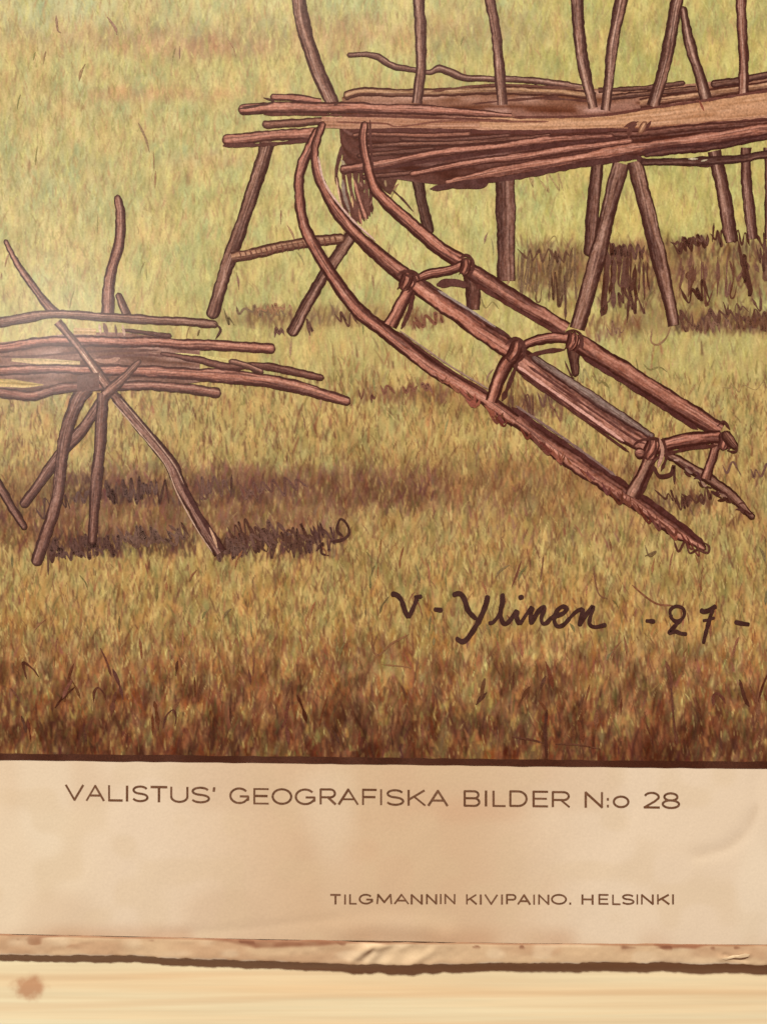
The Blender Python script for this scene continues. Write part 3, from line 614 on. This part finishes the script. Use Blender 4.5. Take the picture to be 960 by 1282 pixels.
line(R, [(780, 160), (790, 156), (798, 153)], 5, (94, 54, 44)); line(R, [(786, 174), (788, 162), (796, 156)], 6, (96, 56, 46)); pole(R, [(799, 168), (804, 160), (808, 153)], [6, 9, 6], body=(196, 146, 108), dark=(128, 80, 60), hi=(214, 166, 128)); line(R, [(806, 166), (814, 152)], 3.4, (90, 50, 42))
line(R, [(418, 132), (424, 129)], 4); line(R, [(874, 127), (880, 140)], 3, (130, 70, 52))
R.build('pole_rack_print', picture)

# --- sledge
D = Ink()
SL = dict(body=(178, 114, 92), dark=(80, 42, 35), hi=(204, 144, 120), edge=.38)
# far runner and far posts
pole(D, [(832, 567), (870, 590), (905, 613), (942, 650)], [9, 13, 13, 8], body=(134, 92, 74), dark=(76, 42, 34), hi=(168, 128, 108), cap=(0, 1), rag=3)
for k in range(22):
    x = 842 + rng.random() * 98; y = 576 + (x - 840) * .70 + rng.uniform(-6, 5); line(D, [(x - rng.uniform(3, 8), y + rng.uniform(-3, 3)), (x + 1, y + rng.uniform(-2, 5)), (x + rng.uniform(2, 7), y + rng.uniform(0, 7))], rng.uniform(2, 4.6), pick([((76, 42, 34), .6), ((150, 112, 94), .3)]))
pole(D, [(588, 336), (591, 360), (591, 388)], [22, 20, 16], body=(104, 64, 52), dark=(80, 46, 38), hi=(130, 88, 72), cap=(0, 0))
pole(D, [(716, 432), (717, 450), (719, 472)], [16, 14, 9], body=(96, 60, 48), dark=(76, 42, 36), hi=(124, 84, 68), cap=(0, 1)); line(D, [(706, 452), (714, 470), (718, 474)], 2.6, (78, 44, 36))
pole(D, [(896, 552), (890, 574), (882, 600)], [14, 12, 14], cap=(0, 0), lit=-1, **{**SL, 'body': (150, 100, 80)})
# far rail
pole(D, [(457, 152), (455, 175), (459, 205), (468, 235), (485, 255), (515, 281), (548, 309), (578, 328)], [9, 11, 12, 13, 15, 17, 18, 19], lit=1, cap=(1, 0), hpos=.35, **SL)
line(D, [(463, 150), (464, 180), (467, 212)], 3, (88, 50, 42))
pole(D, [(584, 337), (640, 373), (708, 413)], [22, 22, 21], lit=1, cap=(0, 0), **{**SL, 'body': (166, 108, 88)})
pole(D, [(718, 427), (807, 482), (900, 540)], [23, 23, 22], lit=1, cap=(0, 0), **{**SL, 'body': (160, 102, 82)})
line(D, [(728, 447), (800, 492), (872, 538)], 5, (80, 42, 36)); line(D, [(594, 356), (640, 384), (700, 419)], 4.5, (86, 46, 38))
# near runner
pole(D, [(399, 160), (390, 180), (378, 205), (374, 233), (382, 285), (410, 337), (448, 387), (483, 415), (543, 462), (610, 502), (645, 527)], [10, 12, 13, 13, 15, 17, 18, 18, 19, 18, 17], lit=-1, cap=(1, 0), hpos=.05, **{**SL, 'hi': (198, 148, 126)})
pole(D, [(640, 520), (707, 570), (780, 619), (840, 661), (882, 688)], [20, 22, 22, 18, 9], lit=-1, cap=(0, 1), rag=3, hpos=.25, **{**SL, 'body': (156, 100, 80)})
line(D, [(500, 414), (560, 456), (612, 488)], 2.0, (150, 118, 100)); line(D, [(497, 415), (558, 460), (612, 493)], 3, (84, 46, 38)); line(D, [(640, 510), (707, 556), (780, 605), (836, 645), (880, 680)], 5.5, (78, 40, 34))
line(D, [(645, 508), (700, 545), (770, 596)], 3, (126, 96, 86))
for k in range(52):
    x = 548 + rng.random() * 325; y = 476 + (x - 552) * .655; q_ = rng.uniform(.5, 1.6); line(D, [(x - 7 * q_, y - 6 * q_ + rng.uniform(-5, 3)), (x + 3 * q_, y + 6 * q_ + rng.uniform(-6, 4)), (x + rng.uniform(2, 9), y + rng.uniform(-6, 2))], rng.uniform(1.8, 4.2), pick([((104, 56, 44), .6), ((140, 80, 60), .3)]))
line(D, [(842, 676), (848, 690), (856, 678), (862, 692), (872, 688), (884, 692), (886, 684), (878, 678)], 2.6, (86, 48, 38)); line(D, [(806, 682), (812, 696), (820, 690), (806, 696)], 2, (118, 90, 60))
# near rail
pole(D, [(405, 152), (394, 190), (402, 230), (433, 280), (473, 319), (510, 348)], [9, 11, 12, 16, 19, 21], lit=1, cap=(1, 0), hpos=.2, **{**SL, 'body': (160, 102, 82)})
line(D, [(398, 196), (408, 232), (438, 272), (470, 302)], 2.4, (200, 160, 140))
pole(D, [(510, 348), (573, 393), (642, 440)], [20, 23, 25], lit=-1, cap=(0, 0), hpos=0, **SL)
line(D, [(522, 346), (580, 385), (640, 424)], 4, (80, 46, 40)); line(D, [(548, 364), (590, 390), (620, 410)], 2.8, (150, 128, 116))
pole(D, [(643, 444), (673, 466), (740, 514), (816, 562)], [26, 30, 31, 27], lit=-1, cap=(0, 0), hpos=.1, **{**SL, 'body': (168, 112, 92)})
pole(D, [(664, 446), (700, 470), (760, 511), (818, 548)], [8, 12, 13, 8], body=(132, 106, 94), dark=(84, 50, 44), hi=(150, 128, 116), cap=(1, 1), lit=1, edge=.18)
line(D, [(660, 458), (720, 500), (790, 548), (806, 556)], 3.2, (92, 52, 44)); line(D, [(652, 470), (720, 518), (786, 566)], 3.2, (82, 44, 36)); line(D, [(646, 458), (720, 510), (780, 553)], 3.6, (208, 152, 132)); line(D, [(650, 464), (720, 514), (780, 556)], 2.4, (92, 50, 42))
# near posts
pole(D, [(512, 362), (500, 384), (488, 408)], [15, 16, 18], lit=-1, cap=(0, 0), **SL); line(D, [(518, 366), (512, 390), (502, 412)], 5, (82, 44, 36))
pole(D, [(650, 440), (634, 455), (623, 476), (614, 503)], [16, 18, 18, 16], lit=-1, cap=(0, 0), **SL); line(D, [(648, 452), (638, 478), (628, 502)], 6, (80, 44, 36))
pole(D, [(814, 572), (804, 594), (790, 622)], [17, 15, 18], lit=-1, cap=(0, 0), **{**SL, 'body': (148, 108, 88)}); line(D, [(818, 580), (810, 600), (802, 620)], 4, (78, 42, 34))
# cross bars
line(D, [(546, 357), (566, 354), (586, 358)], 9, (86, 50, 42))
pole(D, [(518, 350), (538, 343), (560, 339), (582, 331)], [10, 12, 12, 11], cap=(0, 0), **SL)
pole(D, [(648, 438), (664, 428), (688, 423), (714, 425)], [11, 13, 14, 12], cap=(0, 0), **SL); line(D, [(660, 446), (684, 440), (706, 438)], 5, (82, 46, 38))
pole(D, [(816, 562), (850, 552), (900, 547)], [17, 18, 17], cap=(0, 0), **SL); line(D, [(828, 570), (860, 562), (896, 558)], 4.5, (80, 42, 34))
# lashings
def lash(x, y, r, ang, n=3):
    ca, sa = math.cos(ang), math.sin(ang)
    pole(D, [(x - sa * r, y + ca * r), (x + sa * r, y - ca * r)], r * 1.25, cap=(1, 1), lit=-1, **SL)
    for k in range(n):
        o = (k - (n - 1) / 2) * r * .52; b = r * .35
        pts = [(x + ca * o - sa * r * 1.05, y + sa * o + ca * r * 1.05), (x + ca * (o + b), y + sa * (o + b)), (x + ca * o + sa * r * 1.05, y + sa * o - ca * r * 1.05)]
        line(D, pts, 3.0, (82, 44, 36))
lash(508, 352, 13, .35); lash(582, 334, 11, .2); lash(643, 440, 15, .4); lash(715, 428, 12, .3); lash(814, 562, 15, .35); lash(904, 552, 12, .1)
line(D, [(496, 346), (506, 340), (520, 342), (526, 352)], 4, (80, 44, 36)); line(D, [(500, 340), (512, 346), (518, 344)], 3.4, (80, 44, 36))
line(D, [(574, 324), (584, 320), (592, 328), (590, 344)], 3.6, (80, 44, 36)); line(D, [(632, 432), (644, 424), (654, 430), (656, 448)], 4, (80, 44, 36))
line(D, [(704, 420), (716, 414), (726, 420), (728, 438)], 3.8, (80, 44, 36)); line(D, [(790, 560), (800, 552), (820, 550), (828, 562), (822, 584)], 4.4, (78, 42, 34))
pole(D, [(904, 540), (912, 552), (921, 562)], [12, 14, 8], body=(120, 76, 60), dark=(74, 40, 32), hi=(160, 112, 90)); line(D, [(896, 534), (904, 528), (912, 538)], 3.6, (78, 42, 34)); line(D, [(908, 564), (918, 566), (922, 558)], 3.4, (74, 40, 32))
line(D, [(816, 582), (824, 596), (838, 594), (842, 584), (843, 606)], 5, (76, 42, 34)); line(D, [(824, 548), (828, 566), (822, 586)], 3.6, (176, 128, 106)); line(D, [(828, 548), (833, 570), (826, 590)], 4, (78, 42, 34)); pole(D, [(793, 568), (806, 566)], 14, body=(176, 116, 94), dark=(82, 44, 36), hi=(206, 150, 126))
D.build('sledge_print', picture)

# --- pole stack at the left
A = Ink()
ST = dict(body=(160, 112, 92), dark=(96, 62, 52), hi=(192, 146, 124))
LG = dict(body=(136, 96, 80), dark=(90, 58, 50), hi=(166, 126, 108))
pole(A, [(-6, 600), (0, 610), (14, 634), (32, 663)], [12, 12, 11, 7], cap=(0, 1), lit=-1, **{**LG, 'dark': (80, 50, 42)})
pole(A, [(136, 488), (100, 540), (70, 575), (27, 635)], [14, 14, 14, 11], cap=(0, 1), lit=-1, **LG)
pole(A, [(110, 485), (97, 500), (81, 547), (70, 625), (43, 708)], [17, 18, 16, 15, 14], cap=(0, 1), lit=-1, **LG)
pole(A, [(129, 492), (124, 560), (119, 620), (115, 682)], [16, 15, 14, 12], cap=(0, 1), lit=-1, **{**LG, 'body': (118, 80, 66)})
pole(A, [(145, 497), (187, 547), (213, 580), (227, 612), (252, 655), (276, 692)], [14, 15, 17, 15, 15, 17], cap=(0, 0), lit=-1, hpos=.2, **{**LG, 'dark': (80, 48, 40)})
line(A, [(141, 503), (180, 548), (207, 582), (222, 618), (246, 662), (266, 692)], 1.4, (186, 148, 122)); line(A, [(150, 498), (192, 548), (218, 582), (230, 606)], 1.3, (180, 142, 118)); line(A, [(228, 606), (250, 645), (280, 690)], 5, (76, 44, 38)); line(A, [(262, 660), (268, 674), (272, 686)], 3, (196, 150, 116))
pole(A, [(147, 243), (151, 270), (148, 305), (138, 345), (134, 395)], [9, 13, 13, 14, 16], cap=(1, 0), lit=-1, hpos=.0, **{**ST, 'dark': (92, 56, 48)})
pole(A, [(5, 299), (23, 333), (47, 367), (70, 392)], [7, 9, 10, 14], cap=(1, 0), lit=-1, hpos=.1, **{**ST, 'dark': (88, 56, 48)})
pole(A, [(147, 366), (158, 395)], [8, 12], cap=(1, 0), lit=-1, **{**ST, 'body': (130, 92, 74)})
fill(A, [(-110, 432), (0, 428), (80, 418), (150, 416), (210, 424), (250, 434)], [(-110, 494), (0, 492), (80, 488), (150, 486), (210, 482), (250, 478)], (142, 100, 82), (130, 92, 76), rows=17, streak=16)
fill(A, [(-110, 478), (0, 474), (30, 477), (54, 481)], [(-110, 484), (0, 484), (30, 485), (54, 482)], (202, 170, 106), (196, 160, 98))
fill(A, [(14, 448), (60, 449), (100, 452)], [(14, 452), (60, 457), (100, 456)], (196, 166, 118), (196, 160, 112))
fill(A, [(204, 441), (240, 443), (286, 449)], [(210, 444), (240, 453), (286, 459)], (196, 174, 106), (192, 168, 104))
pole(A, [(-110, 418), (0, 403), (33, 397), (73, 393), (150, 398), (220, 402), (273, 406)], [13, 13, 12, 11, 11, 11, 10], cap=(0, 1), **{**ST, 'body': (150, 110, 90)})
pole(A, [(152, 412), (215, 421)], [4, 6], cap=(1, 1), body=(110, 72, 60), dark=(94, 58, 50), hi=(120, 84, 70))
line(A, [(124, 405), (126, 418)], 4, (196, 158, 130)); line(A, [(130, 404), (134, 420)], 7, (120, 84, 70)); line(A, [(144, 406), (146, 420)], 4, (112, 78, 64)); line(A, [(153, 406), (156, 420)], 4, (186, 146, 120)); fill(A, [(92, 410), (120, 411)], [(92, 418), (120, 419)], (196, 156, 108), (190, 150, 104))
pole(A, [(-110, 448), (0, 436), (50, 428), (100, 427), (200, 429), (345, 436)], [12, 13, 13, 14, 14, 13], cap=(0, 1), **PNK)
line(A, [(0, 446), (40, 446), (110, 440), (200, 438)], 3, (98, 62, 52))
pole(A, [(200, 442), (250, 450), (285, 458), (320, 457), (353, 462), (406, 473)], [4, 9, 9, 9, 10, 8], cap=(1, 1), body=(128, 84, 70), dark=(92, 54, 46), hi=(150, 104, 86)); pole(A, [(286, 452), (310, 458), (330, 466)], [7, 8, 8], **ST)
pole(A, [(-110, 470), (0, 464), (60, 461), (133, 463), (217, 466), (320, 475), (373, 485), (439, 504)], [12, 12, 12, 14, 16, 17, 17, 12], cap=(0, 1), **{**PNK, 'dark': (92, 54, 46)})
pole(A, [(-110, 486), (0, 491), (40, 495), (83, 485), (167, 482), (225, 486), (277, 492)], [12, 13, 13, 12, 12, 13, 13], cap=(0, 1), **{**ST, 'body': (146, 96, 80)})
line(A, [(120, 447), (180, 444), (206, 446)], 3, (104, 66, 56)); line(A, [(118, 450), (135, 452), (150, 448)], 5, (170, 124, 102))
pole(A, [(72, 402), (100, 436), (128, 474), (146, 499)], [12, 11, 12, 12], cap=(0, 0), lit=-1, **{**ST, 'body': (150, 106, 86)}); line(A, [(102, 440), (126, 473)], 2, (214, 176, 146))
pole(A, [(176, 450), (156, 472), (130, 494)], [6, 12, 14], cap=(1, 0), lit=-1, **{**ST, 'body': (150, 104, 84)})
fill(A, [(96, 470), (124, 466)], [(96, 490), (124, 488)], (110, 76, 64), (104, 70, 60), rows=5, streak=8)
line(A, [(268, 404), (276, 412), (270, 424)], 3, (86, 56, 46)); line(A, [(250, 412), (247, 420)], 2, (120, 96, 60))
A.build('pole_stack_print', picture)

# --- signature
Gs = Ink(); SG = (62, 32, 26)
def z1(p): return [(480 + x / 2, 720 + y / 2) for x, y in p]
def z3(p): return [(640 + x / 3, 480 + y / 3) for x, y in p]
def z4(p): return [(560 + x / 4.8, 730 + y / 4.8) for x, y in p]
sig = [(z1([(18, 47), (32, 49), (44, 62), (54, 90), (62, 107)]), 6.2), (z1([(62, 107), (74, 82), (84, 57)]), 5), (z1([(76, 55), (97, 53)]), 4.6), (z1([(125, 85), (148, 88)]), 6),
       (z4([(28, 72), (70, 62), (98, 90), (125, 165), (172, 216)]), 6.4), (z4([(242, 72), (225, 140), (185, 230), (125, 325), (88, 350), (48, 328)]), 6.6),
       (z4([(243, 240), (275, 232), (312, 180), (334, 112), (331, 60)]), 4.4), (z4([(331, 64), (324, 110), (318, 180), (330, 234), (356, 240), (390, 200), (416, 158)]), 5.4),
       (z4([(416, 160), (414, 205), (430, 250)]), 5.8), (z4([(432, 248), (468, 192), (506, 138)]), 4.6), (z4([(508, 140), (498, 195), (502, 248)]), 5.8),
       (z4([(502, 244), (538, 176), (576, 140), (578, 160), (562, 205), (568, 238), (592, 238), (626, 200)]), 5.2), (z4([(424, 90), (456, 78)]), 5.6),
       (z4([(620, 204), (688, 182), (712, 152), (688, 140), (655, 165), (638, 215), (655, 256), (692, 250), (736, 204)]), 5.4), (z4([(730, 208), (775, 166), (812, 152)]), 4.6), (z4([(814, 150), (800, 200), (790, 258)]), 6.0),
       (z4([(790, 252), (822, 198), (866, 140), (870, 152), (855, 200), (850, 244), (882, 262), (952, 248)]), 5.2),
       (z3([(500, 890), (537, 893)]), 5.2), (z3([(592, 868), (594, 848), (614, 836), (638, 842), (646, 862), (636, 884), (614, 892), (598, 880), (594, 866)]), 4.6), (z3([(634, 886), (612, 908), (590, 934), (612, 930), (634, 938), (656, 940)]), 5.0),
       (z3([(704, 848), (720, 856), (742, 848), (766, 834)]), 5.4), (z3([(752, 846), (740, 884), (728, 926), (716, 976)]), 5.2), (z3([(714, 890), (736, 886), (760, 878)]), 3.8), (z3([(832, 894), (860, 900), (890, 904)]), 5.4)]
for p, wd in sig: line(Gs, p, wd, SG, step=1.0, taper=False, rag=.22)
Gs.build('signature_lettering', picture, M_letter)

# --- border line
B = Ink(); bx = np.linspace(PX0, PX1, 500)
bj = 1.2 * (vn(bx, 0 * bx, 20, 1, 91) - .5); bt = 1.2 * (vn(bx, 0 * bx, 14, 1, 92) - .5)
Pb = np.stack([np.column_stack([bx, border_y(bx) + 4.6 + bj]), np.column_stack([bx, border_y(bx)]), np.column_stack([bx, border_y(bx) - 3.8 + bt])], 1)
Cb = np.zeros((500, 3, 3)) + np.array((72, 36, 22)) + 18 * (vn(bx, 0 * bx, 25, 1, 93) - .5)[:, None, None]
B.strip(Pb, Cb); B.build('border_line', picture, M_letter)

# --- caption lettering (stroke font, unit cell x 0..1, y 0 baseline .. 1 cap)
def arc(cx, cy, rx, ry, a0, a1, n=14): return [(cx + rx * math.cos(math.radians(a0 + (a1 - a0) * k / n)), cy + ry * math.sin(math.radians(a0 + (a1 - a0) * k / n))) for k in range(n + 1)]
FONT = {
 'V': [[(0, 1), (.5, 0), (1, 1)]], 'A': [[(0, 0), (.5, 1), (1, 0)], [(.2, .33), (.8, .33)]], 'L': [[(0, 1), (0, 0), (1, 0)]], 'I': [[(.5, 1), (.5, 0)]],
 'T': [[(0, 1), (1, 1)], [(.5, 1), (.5, 0)]], 'U': [[(0, 1), (0, .36)] + arc(.5, .36, .5, .36, 180, 360)[1:] + [(1, 1)]],
 'S': [arc(.5, .76, .46, .24, 25, 180, 12) + arc(.5, .76, .46, .24, 180, 250, 5)[1:] + [(.6, .5)] + arc(.5, .25, .5, .25, 70, -155, 16)],
 'G': [arc(.5, .5, .5, .5, 42, 330, 24) + [(1, .22), (1, .46), (.56, .46)]], 'E': [[(1, 1), (0, 1), (0, 0), (1, 0)], [(0, .52), (.92, .52)]], 'F': [[(1, 1), (0, 1), (0, 0)], [(0, .5), (.9, .5)]],
 'O': [arc(.5, .5, .5, .5, 90, 450, 32)], 'o': [arc(.5, .36, .5, .36, 90, 450, 28)], 'R': [[(0, 0), (0, 1), (.66, 1)] + arc(.66, .73, .32, .27, 90, -90, 12)[1:] + [(0, .46)], [(.5, .46), (1, 0)]],
 'K': [[(0, 1), (0, 0)], [(.95, 1), (0, .36)], [(.34, .58), (1, 0)]], 'B': [[(0, 0), (0, 1), (.66, 1)] + arc(.66, .76, .28, .24, 90, -90, 12)[1:] + [(0, .52)], [(.66, .52)] + arc(.66, .26, .34, .26, 90, -90, 12)[1:] + [(0, 0)]],
 'D': [[(0, 0), (0, 1), (.48, 1)] + arc(.48, .5, .52, .5, 90, -90, 18)[1:] + [(0, 0)]], 'N': [[(0, 0), (0, 1), (1, 0), (1, 1)]], ':': [[(.5, .03), (.5, .12)], [(.5, .5), (.5, .59)]], '.': [[(.5, .0), (.5, .12)]],
 "'": [[(.55, 1), (.4, .78)]], '2': [arc(.5, .72, .46, .28, 160, -20, 16) + [(.7, .42), (0, 0), (1, 0)]], '8': [arc(.5, .755, .40, .245, -90, 270, 24), arc(.5, .26, .5, .26, 90, 450, 26)],
 'M': [[(0, 0), (.06, 1), (.5, .15), (.94, 1), (1, 0)]], 'P': [[(0, 0), (0, 1), (.66, 1)] + arc(.66, .73, .34, .27, 90, -90, 12)[1:] + [(0, .46)]], 'H': [[(0, 0), (0, 1)], [(1, 0), (1, 1)], [(0, .52), (1, .52)]],
}
def lettering(name, spec, base, cap, wd, cc, parent):
    ink = Ink()
    for ch, x0, x1 in spec:
        if x1 is None: x0, x1 = x0 - 2, x0 + 2
        else: x0 += wd * .5; x1 -= wd * .5
        yb = base(.5 * (x0 + x1)) - wd * .5; hc = cap - wd
        jy = .25 * math.sin(x0 * 1.7)
        for st in FONT[ch]:
            P = [(x0 + (x1 - x0) * u, yb - hc * v_ + jy + .011 * (x1 - x0) * (u - .5)) for u, v_ in st]
            # square-ended pen: bend corners with a tiny step so that joints stay filled
            for a_, b_ in zip(P[:-1], P[1:]):
                dx, dy = b_[0] - a_[0], b_[1] - a_[1]; L_ = math.hypot(dx, dy)
                if L_ < 1e-6: continue
                ex = .32 * wd / L_ if len(st) < 9 else .25 * wd / L_
                a2 = (a_[0] - dx * ex, a_[1] - dy * ex); b2 = (b_[0] + dx * ex, b_[1] + dy * ex)
                n_ = np.array([dy, -dx]) / L_; hw = wd * .5 * (1 + .16 * rng.uniform(-1, 1) * (1 if len(st) < 9 else .2))
                Q = np.array([[np.array(a2) - n_ * hw, np.array(a2) + n_ * hw], [np.array(b2) - n_ * hw, np.array(b2) + n_ * hw]])
                Ink.layer += .15
                ink.strip(Q, np.zeros((2, 2, 3)) + np.array(cc, float) + rng.uniform(-8, 8), lay=Ink.layer)
    return ink.build(name, parent, M_letter)
Ink.layer = 0
l1 = [('V', 81, 105), ('A', 107, 131), ('L', 135, 154), ('I', 159, None), ('S', 165, 186), ('T', 188, 210), ('U', 213, 236), ('S', 239, 263), ("'", 268, None),
      ('G', 287, 312), ('E', 317, 337), ('O', 340, 366), ('G', 369, 395), ('R', 400, 421), ('A', 423, 449), ('F', 453, 472), ('I', 477, None), ('S', 483, 506), ('K', 510, 533), ('A', 535, 561),
      ('B', 580, 601), ('I', 608, None), ('L', 616, 633), ('D', 637, 660), ('E', 666, 686), ('R', 690, 713), ('N', 731, 754), (':', 760, None), ('o', 766, 787), ('2', 804, 825.5), ('8', 827, 850)]
lettering('title_lettering', l1, lambda x: np.interp(x, [81, 330, 850], [1003, 1007.5, 1012]), 21, 2.8, (112, 74, 50), paper)
Ink.layer = 0
l2 = [('T', 413, 427), ('I', 432, None), ('L', 437, 447), ('G', 449, 467), ('M', 471, 491), ('A', 493, 512), ('N', 514, 529), ('N', 533, 547), ('I', 551.5, None), ('N', 556, 570), ('K', 583, 597), ('I', 601.5, None), ('V', 606, 623), ('I', 628, None),
      ('P', 633, 646), ('A', 647, 664), ('I', 668, None), ('N', 673, 687), ('O', 689, 709), ('.', 713, None), ('H', 727, 742), ('E', 748, 761), ('L', 765, 776), ('S', 777, 793), ('I', 796.5, None), ('N', 801, 817), ('K', 821, 837), ('I', 841, None)]
lettering('imprint_lettering', l2, lambda x: np.interp(x, [413, 640, 841], [1132.5, 1132.5, 1131.5]), 13.6, 2.35, (114, 76, 52), paper)

# ------------------------------------------------------------------ folded hem along the bottom edge
hx = np.linspace(PX0 - 45, PX1 + 45, 900); hn = 22
U = np.linspace(0, 1, hn)[:, None]; HX = np.repeat(hx[None, :], hn, 0)
top = seam_y(hx)[None, :] + .9 * (vn(hx, 0 * hx, 14, 1, 101) - .5) + 1.6 * (vn(hx, 0 * hx, 60, 1, 102) - .5)
bot = hem_y(hx)[None, :] + 2.2 * (vn(hx, 0 * hx, 22, 1, 103) - .5) + 1.5 * (vn(hx, 0 * hx, 5, 1, 104) - .5)
HY = top + U * (bot - top)
prof = np.interp(U, [0, .05, .15, .5, .85, .95, 1.0], [-.00012, .00010, .00018, .00022, .00024, .00012, -.00070])
crump = np.exp(-((HX - 495) / 62) ** 4)
HB = prof + .00030 * (vn(HX, HY, 45, 14, 105) - .5) + .00012 * (vn(HX, HY, 9, 6, 106) - .5)
HB = HB + crump * (.0009 * (vn(HX + .8 * HY, HY, 15, 16, 107) - .35) + .0005)
for (x0, y0), (x1, y1), a_, w_ in (((438, 1203), (460, 1185), .00045, 6), ((454, 1203), (467, 1189), -.00050, 5), ((462, 1186), (486, 1181), .0004, 6), ((545, 1182), (552, 1204), -.0004, 5), ((900, 1198), (935, 1193), .0003, 4), ((905, 1194), (930, 1200), -.0003, 3)):
    HB = HB + a_ * np.exp(-(segdist(HX, HY, [(x0, y0), (x1, y1)]) / w_) ** 2)
HC = np.empty(HX.shape + (3,)); HC[:] = (211, 174, 132)
def hmix(cc, a): HC[:] = HC * (1 - a[..., None]) + np.array(cc, float) * a[..., None]
hmix((190, 146, 108), .6 * sst(.45, .8, vn(HX, HY, 50, 20, 111)))
hmix((230, 200, 160), .5 * sst(.55, .85, vn(HX, HY, 30, 14, 112)))
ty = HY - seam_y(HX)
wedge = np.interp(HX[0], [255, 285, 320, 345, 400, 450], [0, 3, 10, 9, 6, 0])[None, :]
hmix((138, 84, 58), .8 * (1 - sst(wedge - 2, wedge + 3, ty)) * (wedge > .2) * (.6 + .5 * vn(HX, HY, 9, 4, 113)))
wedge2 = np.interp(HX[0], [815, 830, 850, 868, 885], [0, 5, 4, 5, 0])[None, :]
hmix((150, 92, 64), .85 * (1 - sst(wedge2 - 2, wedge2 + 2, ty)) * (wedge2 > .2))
hmix((130, 80, 56), .8 * sst(.80, .9, vn(HX, HY, 14, 7, 114)) * (1 - sst(3, 9, ty)))
hmix((150, 98, 68), .7 * sst(.62, .75, vn(HX, HY, 26, 5, 115)) * (1 - sst(0, 60, np.abs(HX - 60))) * (1 - sst(5, 12, np.abs(ty - 6))))
hmix((236, 214, 184), .75 * sst(.82, .97, U + 0 * HX) * sst(.3, .6, vn(HX, HY, 20, 20, 116)))
hmix((226, 194, 150), .45 * crump)
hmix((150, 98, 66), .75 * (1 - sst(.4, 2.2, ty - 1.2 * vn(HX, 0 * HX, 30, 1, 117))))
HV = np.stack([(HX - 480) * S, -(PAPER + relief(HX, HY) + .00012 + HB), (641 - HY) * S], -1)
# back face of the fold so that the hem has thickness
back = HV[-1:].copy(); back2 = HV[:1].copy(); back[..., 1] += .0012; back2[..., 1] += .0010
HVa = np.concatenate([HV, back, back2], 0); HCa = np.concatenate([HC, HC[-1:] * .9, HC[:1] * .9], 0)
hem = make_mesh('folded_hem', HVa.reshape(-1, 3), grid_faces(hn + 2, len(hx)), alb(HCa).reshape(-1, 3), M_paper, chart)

# torn flakes of paper lifted from the hem
def flake(pts, lift, cc):
    V = []; n = len(pts)
    for x, y in pts:
        V.append(((x - 480) * S, -(PAPER + (x - 480) * S * .0062 + .0008 + lift * ((y - pts[0][1]) / 8.0)), (641 - y) * S))
    cx = sum(p[0] for p in pts) / n; cy = sum(p[1] for p in pts) / n
    V.append(((cx - 480) * S, -(PAPER + (cx - 480) * S * .0062 + .0010 + lift * .5), (641 - cy) * S))
    F = [(n, (i + 1) % n, i) for i in range(n)]
    return make_mesh('torn_flake', V, F, alb(np.array([cc] * (n + 1))), M_paper, hem)
flake([(899, 1197), (907, 1196), (915, 1193), (923, 1193), (930, 1191), (936, 1192), (934, 1195), (924, 1197), (915, 1197), (906, 1199)], .00012, (216, 182, 140))
